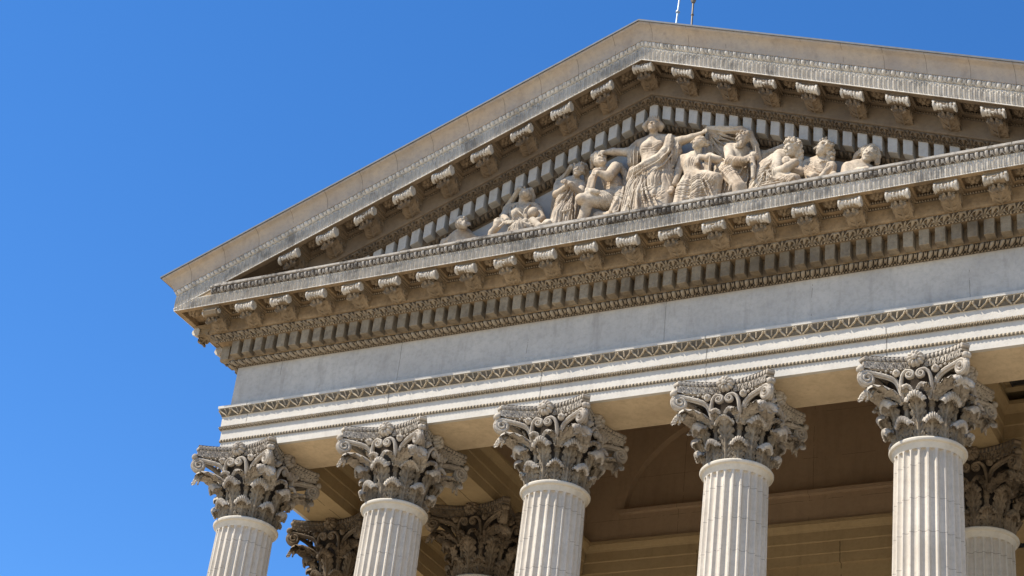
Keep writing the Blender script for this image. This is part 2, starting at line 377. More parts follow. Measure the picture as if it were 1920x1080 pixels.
# ---- raking cornice
mb = MB(); D = .002
zl = lambda z: (z-1.40)/SL
sweepR(mb, [(.165, 2.17), (.171, 2.182), (.171, 2.188), (.21, 2.212), (.213, 2.214), (.213, 2.315)], xe=zl(2.21))
sweepR(mb, [(.213, 2.312), (.276, 2.312), (.276, 2.316), (.300, 2.350), (.316, 2.352), (.318, 2.36), (.318, 2.482), (.345, 2.482)], xe=zl(2.34))
sweepR(mb, [(.345, 2.482), (.345, 2.512), (.454, 2.512), (.454, 2.476)], xe=zl(2.50))
sweepR(mb, [(.454, 2.476), (.487, 2.476), (.487, 2.570)])
for k in range(-9, 10):
    for sg in (-1, 1):
        x = k*.2492+sg*.066
        if 2.476-abs(x)*SL < 1.47: continue
        zc = -abs(x)*SL; mb.box(x-.007, x+.007, -.4538, -.3455, 2.4775+zc, 2.513+zc)
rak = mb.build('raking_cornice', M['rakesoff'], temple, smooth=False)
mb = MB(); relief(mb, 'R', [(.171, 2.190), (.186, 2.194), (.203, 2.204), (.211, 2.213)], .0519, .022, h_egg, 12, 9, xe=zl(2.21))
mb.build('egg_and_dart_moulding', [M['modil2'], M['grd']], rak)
mb = MB(); relief(mb, 'R', [(.277, 2.316), (.281, 2.329), (.292, 2.341), (.307, 2.351)], .0831, .019, h_leaf, 26, 14, xe=zl(2.35))
relief(mb, 'R', [(.276, 2.310), (.281, 2.313), (.277, 2.317)], .0173, .005, h_bead, 6, 5, xe=zl(2.33))
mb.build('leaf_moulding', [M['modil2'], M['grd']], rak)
mb = MB(); relief(mb, 'R', [(.3455, 2.483), (.350, 2.490), (.3475, 2.500)], .0145, .007, h_bead, 6, 6, xe=zl(2.49))
relief(mb, 'R', [(.3185, 2.462), (.322, 2.469), (.320, 2.476)], .0145, .006, h_bead, 6, 5, xe=zl(2.47))
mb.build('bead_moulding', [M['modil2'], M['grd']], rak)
mb = MB(); relief(mb, 'R', [(.4885, 2.480), (.4885, 2.51), (.4885, 2.54), (.4885, 2.563)], .0265, .0105, h_flute, 10, 12, thr=-1)
sweepR(mb, [(.486, 2.474), (.491, 2.474), (.491, 2.4795), (.4883, 2.4795), (.4883, 2.571)])
mb.build('fluted_corona', [M['corona'], M['grd3']], rak)
mb = MB(); relief(mb, 'R', [(.489, 2.568), (.491, 2.577), (.496, 2.590), (.502, 2.602)], .0498, .014, h_egg, 12, 9, thr=.22)
mb.build('egg_and_dart_moulding', [M['corona'], M['grd3']], rak)
mb = MB()
C = curve([(.503, 2.602), (.507, 2.604), (.511, 2.622), (.522, 2.650), (.542, 2.674), (.560, 2.684), (.567, 2.688), (.568, 2.699)], 16)
sweepR(mb, [tuple(c) for c in C])
mb.build('sima', M['sima'], rak, smooth=True)
mb = MB(); sweepR(mb, [(.566, 2.6985), (.576, 2.6965), (.576, 2.7075), (.566, 2.711), (.30, 2.714)])
mb.build('roof_flashing', M['lead'], rak, smooth=False)
# roof slopes
mb = MB()
mb.grid(np.array([[(sx*(X+.3), y, 2.711-(X+.3)*SL), (0, y, 2.711), ] for y in (-.31, YB) for sx in (-1,)]))
mb.grid(np.array([[(0, y, 2.711), (X+.3, y, 2.711-(X+.3)*SL)] for y in (-.31, YB)]))
mb.raw([(-X, YB, 1.0), (X, YB, 1.0), (0, YB, 2.71)], (), [(0, 2, 1)])
mb.build('roof', M['lead'], temple, smooth=False)
# tympanum wall
mb = MB(); xe = (2.20-1.38)/SL
mb.raw([(-xe, -.165, 1.38), (xe, -.165, 1.38), (0, -.165, 2.20)], (), [(0, 1, 2)])
mb.build('tympanum', M['tymp'], temple, smooth=False)

# ---- modillions, coffer rosettes, dentils
def leafgrid(spine, nrm, side, w, nt=26, ns=17, lobes=5, amp=.004, cup=.3, t1=.72, hole=1., droop=None, notch=.34):
    """acanthus surface: spine (nt,3), outward normals, side vectors, half widths -> grid (ns,nt,3).
    leaflets rise from the midrib to both sides, with drilled eyes between them; the tip is a ribbed shell"""
    t = np.linspace(0, 1, nt)[None]; s = np.linspace(-1, 1, ns)[:, None]; q = np.abs(s)
    tip = np.clip((t-t1)/.10, 0, 1)
    tc = t-.16*q**1.6                      # leaflet coordinate
    x = tc/t1*lobes; d = (x % 1)-.5
    bl = np.sqrt(np.clip(1-(d/.5)**2, 0, 1))
    fine = .30*np.cos(d*6*np.pi)*q
    disp = (bl-.75)*np.clip(q*2.2, 0, 1)+fine*.5
    eye = np.exp(-((np.abs(d)-.5)/.13)**2-((q-.38)/.16)**2)*1.9
    disp = disp-eye*hole+1.1*np.exp(-(s/.11)**2)*(1-t*.5)
    shell_ = 1.0*np.abs(np.cos(np.pi*4*s))-.3
    disp = disp*(1-tip)+shell_*tip
    te = (t-.16)/t1*lobes; de = np.abs((te % 1)-.5)*2
    edge = (1-notch*de**2.5)*(1-tip)+tip*(1-.05*np.cos(t*40))
    lat = s*w[None]*edge
    out = -cup*q**2.2*w[None]*((1 if droop is None else 1-tip)+.5*np.sin(x*2*np.pi)*q*(1-tip)*.5)+amp*disp
    res = spine[None]+side[None]*lat[..., None]+nrm[None]*out[..., None]
    if droop is not None: res = res+np.array(droop)*(tip*q**2*w[None])[..., None]
    return res
def modillion_mesh(shear, seed=0, broken=False):
    mb = MB(); rg = random.Random(seed+5)   # local: x across, y = -(projection-.318), z from corona soffit (0)
    w = .046
    def f(u, v, a_): return (a_, -u, v)
    body = [(0, -.002), (.128, -.002), (.150, -.012), (.158, -.034), (.148, -.056), (.128, -.062), (.106, -.055), (.085, -.052), (.060, -.062), (.036, -.080), (.012, -.092), (0, -.094)]
    mb.prism(body[::-1], -w, w, f)
    # side scrolls
    for sx in (-1, 1):
        for (cu, cv, r0, turns) in ((.135, -.036, .024, 1.6), (.03, -.055, .030, -1.5)):
            th = np.linspace(0, abs(turns)*2*np.pi, 34); rr = r0*(1-.8*th/th[-1])
            path = np.stack([0*th+sx*(w+.001), -(cu+rr*np.cos(th)*np.sign(turns)), cv+rr*np.sin(th)], 1)
            mb.tube(path, .0045, .005, (1, 0, 0), 6)
    # front roll (baluster), in a paler stone than the body
    mb.cm = 1
    xs = np.linspace(-.060, .060, 29); k = np.abs(xs)/.060
    rr = (.0275*(.80+.28*k**3) + .0018*np.cos(k*22))*rg.uniform(.93, 1.04)*(.55 if broken else 1)
    th = np.linspace(0, 2*np.pi, 16, endpoint=False)
    P = np.array([[(x, -(.136+r*math.cos(a_)), -.036+r*math.sin(a_)) for a_ in th] for x, r in zip(xs, rr)])
    P += np.random.RandomState(seed).randn(*P.shape)*.0013
    P[:, :, 2] -= .004*rg.random()*np.sin(xs*40+seed)[:, None]
    P = np.concatenate([np.array([[(-.060, -.136, -.036)]*16]), P, np.array([[(.060, -.136, -.036)]*16])])
    mb.grid(P, cv=True, flip=True)
    mb.cm = 0
    # cap fillets
    mb.box(-.060, .060, -.150, 0, -.0105, .004); mb.box(-.053, .053, -.146, 0, -.019, -.010)
    # leaf on the underside, its tip curling out under the roll
    sp = curve([(.004, -.100), (.025, -.094), (.050, -.076), (.075, -.062), (.098, -.066), (.112, -.080), (.116, -.092), (.108, -.099)], 40)
    T = np.gradient(sp, axis=0); Nn = np.stack([T[:, 1], -T[:, 0]], 1); Nn /= np.linalg.norm(Nn, axis=1)[:, None]
    sp3 = np.stack([0*sp[:, 0], -sp[:, 0], sp[:, 1]], 1); n3 = np.stack([0*sp[:, 0], -Nn[:, 0], Nn[:, 1]], 1)
    wv = .050*np.interp(np.linspace(0, 1, 40), [0, .2, .6, .85, 1], [.8, 1, .95, .75, .5])
    mb.shell(leafgrid(sp3, n3, np.broadcast_to([1., 0, 0], (40, 3)), wv, 40, 33, 4, .009, .2, .72, 2.), .005)
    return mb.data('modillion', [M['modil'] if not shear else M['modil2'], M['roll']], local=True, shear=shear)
def rosette_mesh(shear, name='rosette', mat='modil', r=.050, depth=.034, petals=6):
    """flower facing down, local z 0 at its back"""
    mb = MB(); nr, na = 12, petals*10
    P = np.zeros((nr, na, 3))
    for i in range(nr):
        q = i/(nr-1)
        for j in range(na):
            a_ = 2*np.pi*j/na; pet = abs(math.cos(a_*petals/2)); rad = r*q*(1-.22*(1-pet)*q)
            h = depth*(.25+.75*math.sin(min(1, q*1.15)*math.pi)**.8)*(.55+.45*pet) if q > .25 else depth*(.9)
            if q > .97: h = 0
            P[i, j] = (rad*math.cos(a_), rad*math.sin(a_), -h)
    mb.grid(P, cv=True)
    mb.sphere((0, 0, -depth*.85), r*.26, 10)
    return mb.data(name, M[mat], local=True, shear=shear)
def dentil_mesh(shear, seed=0):
    mb = MB(); w = .0262; rg = random.Random(seed); j = lambda a: rg.uniform(-a, a)
    # worn block: two chamfered rings
    y0, y1, z0, z1 = -.0565, .002, -.096, .003; c = .0022
    rings = []
    for (yy, ins) in ((y1, 0), (y0+c, 0), (y0, c)):
        rings.append([(-w+ins+j(.0008), yy, z0+ins+j(.001)), (w-ins+j(.0008), yy, z0+ins+j(.001)), (w-ins+j(.0008), yy, z1-ins), (-w+ins+j(.0008), yy, z1-ins)])
    if rg.random() < .3: k = rg.choice((0, 1)); x, y, z = rings[2][k]; rings[2][k] = (x*.86, y+.004, z+.006)
    mb.grid(np.array(rings+[[tuple(np.mean(rings[2], 0))]*4]), cv=True, flip=True)
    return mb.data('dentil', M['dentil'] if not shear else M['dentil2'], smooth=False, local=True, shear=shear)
mods = {k: [modillion_mesh(k, i) for i in range(4)] for k in (0, SL, -SL, 1e-9)}; mod_broken = modillion_mesh(0, 9, True)
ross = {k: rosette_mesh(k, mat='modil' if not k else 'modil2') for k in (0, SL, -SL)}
dens = {k: [dentil_mesh(k, i) for i in range(5)] for k in (0, SL, -SL, 1e-9)}
MP = .2492
for k in range(-11, 12):
    x = k*MP
    put('modillion', mods[0][random.randrange(4)] if k > -11 else mod_broken, cor, W(x, -.318, 1.286))
    if k < 11: put('coffer_rosette', ross[0], cor, W(x+MP/2, -.402, 1.3215))
# corner and side modillions
put('coffer_rosette', ross[0], cor, W(-X-.40, -.40, 1.3215))
for j in range(0, 7):
    y = -.2235+j*MP; put('modillion', mods[0][j % 4], cor, W(-X-.318, y, 1.286), -math.pi/2)
    put('coffer_rosette', ross[0], cor, W(-X-.39, y+MP/2, 1.3215))
mb = MB()
DP = MP/3; rest = []
for k in range(-32, 33):
    x = k*DP
    if x > 2.17: rest.append((x, 0)); continue
    put('dentil', dens[0][random.randrange(5)], cor, W(x+random.uniform(-.0007, .0007), -.213+random.uniform(-.001, .001), 1.147))
for j in range(12): rest.append((j, 1))
for x, s_ in rest:
    if s_ == 0: mb.box(x-.0262, x+.0262, -.2695, -.211, 1.051, 1.149)
    else: y = -.2+x*DP; mb.box(-X-.2695, -X-.211, y-.0262, y+.0262, 1.051, 1.149)
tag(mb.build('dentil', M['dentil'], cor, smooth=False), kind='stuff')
for k in range(-9, 10):
    x = k*MP
    sh = SL if x < -.01 else (-SL if x > .01 else 1e-9)
    zt = 2.476-abs(x)*SL
    if zt > 1.49: put('modillion', mods[sh][random.randrange(4)], rak, W(x, -.318, zt))
    if k < 9:
        xm = x+MP/2; zm = 2.5115-abs(xm)*SL
        if zm > 1.49: put('coffer_rosette', ross[SL if xm < 0 else -SL], rak, W(xm, -.402, zm))
nd = 0
for k in range(-29, 30):
    x = k*DP; sh = SL if x < -.01 else (-SL if x > .01 else 1e-9); zt = 2.3135-abs(x)*SL
    if zt < 1.42 or (x > 0 and zt < 1.6 and False): continue
    put('dentil', dens[sh][random.randrange(5)], rak, W(x, -.213+random.uniform(-.001, .001), zt)); nd += 1

# ------------------------------------------------------------------ columns
def bell(z): return np.interp(z, [0, .1, .2, .3, .36, .40], [.148, .150, .158, .175, .195, .212])
def capital_mesh(seed=0):
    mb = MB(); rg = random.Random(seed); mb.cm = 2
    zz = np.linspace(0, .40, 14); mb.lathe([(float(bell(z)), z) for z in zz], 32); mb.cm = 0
    def leaf(phi, z0, h, w, off, curl, ang=235, lob=5, out0=.010, tipw=.62):
        h += rg.uniform(-.004, .004); curl *= rg.uniform(.88, 1.1); ang *= rg.uniform(.85, 1.06) if rg.random() > .08 else .45; w *= rg.uniform(.94, 1.05)
        nt = 46; ts = np.linspace(0, 1, nt); L1 = h-curl-z0; L2 = curl*R(ang); f1 = L1/(L1+L2)
        r = np.zeros(nt); z = np.zeros(nt)
        rt = float(bell(z0+L1))+off
        for i, t in enumerate(ts):
            if t < f1:
                q = t/f1; z[i] = z0+L1*q; r[i] = float(bell(z[i]))+out0+(off-out0)*q**2.2
            else:
                a_ = (t-f1)/(1-f1)*R(ang); cr = curl*(1-.25*(t-f1)/(1-f1)); r[i] = rt+curl-cr*math.cos(a_); z[i] = z0+L1+cr*math.sin(a_)
        T = np.stack([np.gradient(r), np.gradient(z)], 1); T /= np.linalg.norm(T, axis=1)[:, None]
        nr = np.stack([T[:, 1], -T[:, 0]], 1)
        er = np.array([math.cos(phi), math.sin(phi), 0]); et = np.array([-math.sin(phi), math.cos(phi), 0]); ez = np.array([0, 0, 1.])
        sp = r[:, None]*er+z[:, None]*ez; n3 = nr[:, :1]*er+nr[:, 1:]*ez
        wv = w*np.interp(ts, [0, .25, .55, f1, min(.98, f1+.2), 1], [.44, .62, .72, .80, 1.0, .66])
        g = leafgrid(sp, n3, np.broadcast_to(et, (nt, 3)), wv, nt, 41, lob, .0085, .34, f1, 2.6, droop=-.75*ez-.45*er)
        i1 = int(f1*nt)-1; mb.shell(g[::-1, :i1+2], .006); mb.cm = 1; mb.shell(g[::-1, i1:], .007); mb.cm = 0
    o8 = math.pi/8
    for k in range(8): leaf(o8+k*math.pi/4, .0, .126, .052, .032, .025, lob=4)
    for k in range(8): leaf(k*math.pi/4, .0, .240, .056, .048, .031, lob=6)
    for k in range(8):   # caulicoli between the upper leaves
        phi = o8+k*math.pi/4; c, s_ = math.cos(phi), math.sin(phi)
        mb.tube([(c*(bell(z)+.006), s_*(bell(z)+.006), z) for z in np.linspace(.08, .19, 8)], .013, .013, (-s_, c, 0), 8)
        for zc, rr in ((.178, .019), (.187, .021), (.195, .017)):
            q = float(bell(zc))+.006; mb.sphere((c*q, s_*q, zc), rr, 10, (1, 1, .32))
        mb.tube([(c*(bell(z)+.008+(z-.19)*.2), s_*(bell(z)+.008+(z-.19)*.2), z) for z in np.linspace(.19, .29, 9)],
                np.linspace(.014, .026, 9), np.linspace(.012, .017, 9), (c, s_, 0), 10)
    mb.cm = 1
    for f in range(4):
        ph = f*math.pi/2; c, s_ = math.cos(ph), math.sin(ph)
        def tr(p):
            p = np.asarray(p, float); return np.stack([p[..., 0]*c-p[..., 1]*s_, p[..., 0]*s_+p[..., 1]*c, p[..., 2]], -1)
        for sg in (-1, 1):   # face is at local -y
            # start of the stem: caulicolo at 22.5 deg from face centre
            a0 = -math.pi/2+sg*o8
            st = np.array([math.cos(a0)*.185, math.sin(a0)*.185, .205])
            # corner volute: plane through the corner
            cc = np.array([sg*.238, -.247, .320]); dirx = np.array([sg*.86, -.51, 0]); dirx /= np.linalg.norm(dirx)
            th = np.linspace(0, 2*np.pi*2.1, 64); rr = .039*(1-th/th[-1]*.86)
            spir = np.array([cc+dirx*(r_*math.sin(t_))+np.array([0, 0, r_*math.cos(t_)])+np.cross(dirx, (0, 0, 1))*sg*.012*(t_/th[-1]) for r_, t_ in zip(rr, th)])
            lead = curve([st, st+np.array([sg*.012, -.004, .06]), st+np.array([sg*.05, -.022, .125]), spir[0]], 18)[:-1]
            path = np.concatenate([lead, spir]); m_ = len(path); aa = np.interp(np.arange(m_), [0, 18, m_-1], [.013, .013, .005]); bb = np.interp(np.arange(m_), [0, 18, 40, m_-1], [.016, .017, .016, .010])
            pn = np.cross(dirx, (0, 0, 1.))
            mb.tube(tr(path), aa, bb, tr(pn), 8)
            mb.tube(tr(path+pn*(-sg)*.0*0+np.array([0, 0, .0])), aa*1.25, bb*.55, tr(pn), 6)
            mb.sphere(tr(cc), .010, 8)
            # beaded back of the volute stem
            for q in range(4, 30, 3):
                mb.sphere(tr(path[q]+np.array([0, -.010, .006])), .0075, 6)
            # inner helix
            cc = np.array([sg*.029, -.222, .326]); th = np.linspace(0, 2*np.pi*1.6, 46); rr = .023*(1-th/th[-1]*.82)
            spir = np.array([cc+np.array([-sg*r_*math.sin(t_), -.006*t_/th[-1], r_*math.cos(t_)]) for r_, t_ in zip(rr, th)])
            lead = curve([st, np.array([sg*.076, -.200, .275]), np.array([sg*.070, -.212, .325]), np.array([sg*.050, -.220, .350]), spir[0]], 18)[:-1]
            path = np.concatenate([lead, spir]); m_ = len(path)
            mb.tube(tr(path), np.linspace(.011, .0045, m_), np.linspace(.016, .010, m_), tr(np.array([0, 1., 0])), 8)
            mb.sphere(tr(cc), .007, 8)
            # calyx leaves: a long one curling out below the volute, a short one below the helix
            for (end, w_, hh) in ((np.array([sg*.222, -.240, .278]), .050, .044), (np.array([sg*.040, -.240, .268]), .026, .026)):
                d = end-st; d[2] = 0; dl = np.linalg.norm(d[:2]); d /= dl
                sp = curve([st, st+d*dl*.22+np.array([0, 0, (end[2]-st[2])*.62]), st+d*dl*.62+np.array([0, 0, (end[2]-st[2])*1.02]), end+np.array([0, 0, 0]), end+d*.016-np.array([0, 0, hh*.45]), end+d*.006-np.array([0, 0, hh*.9])], 36)
                T = np.gradient(sp, axis=0); T /= np.linalg.norm(T, axis=1)[:, None]
                sd_ = np.cross(d, (0, 0, 1.)); sd_ /= np.linalg.norm(sd_); nn = np.cross(np.broadcast_to(sd_, T.shape), T)
                if nn[8, 2] < 0: nn = -nn
                wv = w_*np.interp(np.linspace(0, 1, 36), [0, .3, .7, .9, 1], [.55, .9, 1, .9, .5])
                g = leafgrid(sp, nn, np.broadcast_to(sd_, sp.shape), wv, 36, 21, 4, .0055, .40, .62, 1.5, droop=(0, 0, -.7), notch=.14)
                mb.shell(tr(g), .005)
            # small flower stalks and scrolls filling the face
            mb.sphere(tr(np.array([sg*.098, -.212, .352])), .021, 10, (1, .8, 1)); mb.sphere(tr(np.array([sg*.098, -.231, .352])), .010, 8)
            mb.sphere(tr(np.array([sg*.262, -.272, .372])), .018, 8)
            for q in range(4):
                mb.sphere(tr(np.array([sg*(.125+.024*q), -.210-.009*q, .362+.005*math.sin(q*2)])), .0085-.001*q, 7)
    return mb
def plan(b, inset, mid, n=22, cut=.030):
    pts = []
    for f in range(4):
        a_ = f*math.pi/2; c, s_ = math.cos(a_), math.sin(a_)
        for t in np.linspace(-1, 1, n):
            x = t*(b-cut); y = -(mid+(b-mid)*t*t); k = 1-inset/ b
            x, y = x*k, y*k; pts.append((x*c-y*s_, x*s_+y*c))
    return np.array(pts)
def abacus_mesh():
    mb = MB(); b = .280
    rows = [(.372, .034), (.376, .029), (.392, .024), (.410, .012), (.416, .010), (.4165, .004)]
    P = np.array([[(x, y, z) for x, y in plan(b, ins, .205)] for z, ins in rows])
    mb.grid(P, cv=True, flip=True)
    n = 150; P0 = plan(b, .0, .205, n); L = np.concatenate([[0], np.cumsum(np.linalg.norm(np.diff(P0, axis=0), axis=1))])
    rows = []; hs_ = []
    for v in np.linspace(0, 1, 7):
        z = .417+.027*v; prof = math.sin(v*math.pi*.62+.3)
        u = (L/.0225) % 1; h = np.sqrt(np.clip(1-((u-.5)/.36)**2-((v-.5)/.52)**2, 0, 1))*.012
        nrm = P0/np.linalg.norm(P0, axis=1)[:, None]; q = P0*(1-.012/b)+nrm*(h[:, None]+.006*prof)
        rows.append([(x, y, z) for x, y in q]); hs_.append(h)
    def fm_(hs, t): hs = np.array(hs); a = (hs[:-1]+hs[1:])/2; a = (a+np.roll(a, -1, 1))/2; return (a < t).astype(int)
    mb.grid(np.array(rows), cv=True, flip=True, fm=fm_(hs_, .0035))
    # lower face carved scrollwork
    P1 = plan(b, .020, .205, n); rows = []; hs_ = []
    for v in np.linspace(0, 1, 9):
        u = (L/.045) % 1; h = h_leaf(u, np.full_like(u, v))*.010; hs_.append(h); nrm = P1/np.linalg.norm(P1, axis=1)[:, None]
        rows.append([(x, y, .375+.036*v) for x, y in P1*(1+.035*v)+nrm*h[:, None]*1.3])
    mb.grid(np.array(rows), cv=True, flip=True, fm=fm_(hs_, .004))
    top = plan(b, .004, .205); c = np.array([[(0, 0, .4455)]*len(top), [(x, y, .4455) for x, y in top]]); mb.grid(c, cv=True)
    bot = plan(b, .034, .205); c = np.array([[(x, y, .372) for x, y in bot], [(0, 0, .372)]*len(bot)]); mb.grid(c, cv=True)
    return mb
def fleuron_mesh():
    mb = MB(); nr, na = 10, 80; P = np.zeros((nr, na, 3))
    for i in range(nr):
        q = i/(nr-1)
        for j in range(na):
            a_ = 2*np.pi*j/na; pet = abs(math.cos(a_*5)); rad = .046*q*(1-.16*(1-pet)*q)
            h = .012+.020*math.sin(q*math.pi*.9)*(.6+.4*pet) if q < .95 else 0
            P[i, j] = (rad*math.cos(a_), -h, rad*math.sin(a_))
    mb.grid(P, cv=True, flip=True); mb.sphere((0, -.030, 0), .0145, 12)
    for k in range(6):
        a_ = k*math.pi/3; mb.sphere((.011*math.cos(a_), -.034, .011*math.sin(a_)), .0065, 6)
    return mb
def r_shaft(z):
    d = min(1, abs(z)/3.9); return .165+.030*(1-(1-d)**1.8)
def shaft_mesh():
    mb = MB(); nf, ns = 24, 12; th = np.arange(nf*ns)/(nf*ns)*2*np.pi
    u = (np.arange(nf*ns) % ns)/ns; g = np.clip(1-((u-.5)/.37)**2, 0, 1)**.5
    zs = [-.022, -.034, -.040, -.043, -.046, -.050, -.055, -.061, -.070, -.085]+list(np.linspace(-.12, -3.75, 60))+[-3.80]
    rows = []
    for z in zs:
        top = -.040; e = max(0., min(1., (top-z)/.030)); half = .37*math.sqrt(max(0, 1-(1-e)**2)) if e < 1 else .37
        gg = np.zeros_like(u) if half < .02 else np.clip(1-((u-.5)/half)**2, 0, 1)**.5*min(1, e*1.5+.25)
        if z < -3.78: gg = gg*0
        rr = r_shaft(z)-gg*.0165+(.010*max(0, 1-(-z-.022)/.015) if z > -.04 else 0)
        rows.append(np.stack([rr*np.cos(th), rr*np.sin(th), np.full_like(th, z)], 1))
    mb.grid(np.array(rows), cv=True)
    mb.lathe([(.20, -3.80), (.205, -3.80), (.22, -3.83), (.205, -3.85), (.205, -3.87), (.235, -3.90), (.245, -3.925), (.235, -3.95), (.0, -3.95)][::-1], 48)
    mb.box(-.26, .26, -.26, .26, -4.0, -3.95)
    return mb
ring = MB(); ring.lathe([(.0, .006), (.150, .006), (.172, .0055), (.176, .004), (.178, -.001), (.186, .002), (.1912, -.004), (.1915, -.010), (.188, -.017), (.180, -.020), (.177, -.022), (.176, -.026), (.171, -.036), (.1655, -.050)][::-1], 72)
me_ring = ring.data('neck_ring', M['ring'], local=True)
me_shaft = shaft_mesh().data('shaft', M['shaft'], local=True)
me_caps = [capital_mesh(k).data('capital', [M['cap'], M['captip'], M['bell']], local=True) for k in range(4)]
me_aba = abacus_mesh().data('abacus', [M['captip'], M['grd2']], local=True)
me_fle = fleuron_mesh().data('fleuron', M['captip'], local=True)
ncol = [0]
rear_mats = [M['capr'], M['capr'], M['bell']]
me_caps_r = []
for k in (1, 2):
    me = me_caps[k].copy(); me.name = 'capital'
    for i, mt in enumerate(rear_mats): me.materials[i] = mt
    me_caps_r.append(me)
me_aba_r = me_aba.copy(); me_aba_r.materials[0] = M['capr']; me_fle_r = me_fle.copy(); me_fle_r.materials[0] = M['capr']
def column(x, y):
    me_cap = me_caps[(ncol[0]*3) % 4]; ncol[0] += 1
    aba, fle = me_aba, me_fle
    if y > .5: me_cap = me_caps_r[ncol[0] % 2]; aba, fle = me_aba_r, me_fle_r   # rear capitals: leaves, tips and abacus all in the darker stone
    c = put('column', me_shaft, temple, W(x, y, 0))
    for nm, me in (('neck_ring', me_ring), ('capital', me_cap), ('abacus', aba)): put(nm, me, c, (0, 0, 0))
    for k in range(4):
        a_ = k*math.pi/2; put('fleuron', fle, c, (math.sin(a_)*.212*S, -math.cos(a_)*.212*S, .418*S), a_)
    return c
for x in COLX: column(x, 0)
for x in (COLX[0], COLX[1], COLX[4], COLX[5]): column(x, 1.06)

# ------------------------------------------------------------------ porch interior
def fascias(mb, f, a0, a1):
    """three-band beam face with a crown; f(p, z, a) places it"""
    pr = [(0, .446), (0, .507), (.004, .509), (.006, .512), (.006, .585), (.010, .587), (.013, .591), (.013, .655), (.020, .665), (.030, .672), (.046, .690), (.052, .692), (.052, .716), (.0, .722)]
    mb.grid(np.array([[f(p, z, a0), f(p, z, a1)] for p, z in pr]))
for i, x in enumerate(COLX):
    y1 = 2.1 if i in (0, 1, 4, 5) else None
    if y1 is None: continue
    mb = MB(); w = .158
    mb.box(x-w, x+w, .1745, y1, .4475, .71)
    for sg in (-1, 1):
        if sg < 0: fascias(mb, lambda p, z, a_: (x-w-p-.001, a_, z), .175, y1)
        else: fascias(mb, lambda p, z, a_: (x+w+p+.001, a_, z), y1, .175)
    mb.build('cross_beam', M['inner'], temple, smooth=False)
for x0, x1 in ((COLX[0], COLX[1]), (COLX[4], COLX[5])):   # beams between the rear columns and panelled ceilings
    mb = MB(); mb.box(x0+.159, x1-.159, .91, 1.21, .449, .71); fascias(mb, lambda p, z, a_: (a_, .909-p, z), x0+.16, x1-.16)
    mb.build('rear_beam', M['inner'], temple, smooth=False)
    mb = MB(); z = .80; mb.box(x0, x1, .10, 2.1, z, z+.03)
    xa, xb, ya, yb = x0+.16, x1-.16, .18, .845
    for k, (d0, zz) in enumerate(((.0, .76), (.05, .78))):
        mb.box(xa, xb, ya+d0, ya+d0+.05, zz, z); mb.box(xa, xb, yb-d0-.05, yb-d0, zz, z)
        mb.box(xa+d0, xa+d0+.05, ya+d0+.05, yb-d0-.05, zz+.001, z); mb.box(xb-d0-.05, xb-d0, ya+d0+.05, yb-d0-.05, zz+.001, z)
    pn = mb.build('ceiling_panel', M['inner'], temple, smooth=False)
    if x0 > 0:
        mb = MB(); mb.box(1.765, 1.93, .775, .785, .772, .80)
        for a_, b_, c_, d_ in ((1.76, 1.95, .74, .748), (1.76, 1.95, .80, .808), (1.76, 1.768, .748, .80), (1.942, 1.95, .748, .80)): mb.box(a_, b_, c_, d_, .762, .799)
        for k in range(7): mb.box(1.768, 1.942, .752+k*.007, .755+k*.007, .768, .775)
        mb.build('ceiling_vent', M['vent'], pn, smooth=False)
# inner face of the front beam, upper wall above it, hall ceiling
mb = MB(); fascias(mb, lambda p, z, a_: (a_, .1745+p, z), COLX[4]-.16, COLX[1]+.16)
mb.box(-X+.0, X-.0, -.10, .165, .712, 1.30)
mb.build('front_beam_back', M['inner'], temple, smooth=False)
# wall behind the porch: entablature, plain band, ledge and a shallow arched recess
YW = 2.08
mb = MB(); mb.box(-1.40, 1.40, YW+.052, YW+.6, .446, .72); fascias(mb, lambda p, z, a_: (a_, YW+.05-p, z), -1.39, 1.39)
mb.build('wall_entablature', M['inner'], temple, smooth=False)
mb = MB(); yw = YW+.03
mb.box(-1.40, 1.40, yw, yw+.5, .72, .905); mb.box(-1.12, 1.12, yw-.035, yw+.4, .905, .93)
A, B_ = 1.10, .76; n = 48
arc = [(-A*math.cos(t), .93+B_*math.sin(t)) for t in np.linspace(0, math.pi, n)]
outer = [(x, 1.85) for x, z in arc]
mb.grid(np.array([[(x, yw, z) for x, z in arc], [(x, yw, z) for x, z in outer]]))
mb.grid(np.array([[(x, yw, z) for x, z in arc], [(x, yw+.06, z) for x, z in arc]]))
mb.box(-1.42, -1.10, yw+.0005, yw+.3, .90, 1.85); mb.box(1.10, 1.42, yw+.0005, yw+.3, .90, 1.85)
mb.box(-1.15, 1.15, yw+.06, yw+.2, .92, 1.85)
mb.build('arched_wall', M['ceil'], temple, smooth=False)
mb = MB(); mb.box(-1.40, 1.40, .16, YW+.5, 1.75, 1.80); mb.box(-1.42, -1.37, .16, YW+.3, .72, 1.76); mb.box(1.37, 1.42, .16, YW+.3, .72, 1.76)
mb.box(-1.36, 1.36, .166, .172, .72, 1.74)
mb.build('hall_ceiling', M['ceil'], temple, smooth=False)
mb = MB(); mb.box(-X-.15, -.45, YW+.08, YB, -4.0, .446); mb.box(.45, X+.15, YW+.08, YB, -4.0, .446); mb.box(-.45, .45, YW+.08, YB, -1.6, .446); mb.box(-X-.14, X+.14, YB-.3, YB-.01, .40, 1.2)
mb.build('rear_wall', M['inner'], temple, smooth=False)
mb = MB(); mb.box(-X-.45, X+.45, -.45, YB+.3, -Z0/S+.002, -4.0)
mb.build('podium', M['wall'], temple, smooth=False)
mb = MB(); zt, zb = -4.0, -Z0/S; ns = 14
for k in range(ns): mb.box(-X-.2, X+.2, -.45-(ns-k)*.095, -.45-(ns-k-1)*.095, zb+.002, zt-(zt-zb)*(ns-k)/(ns+1) )
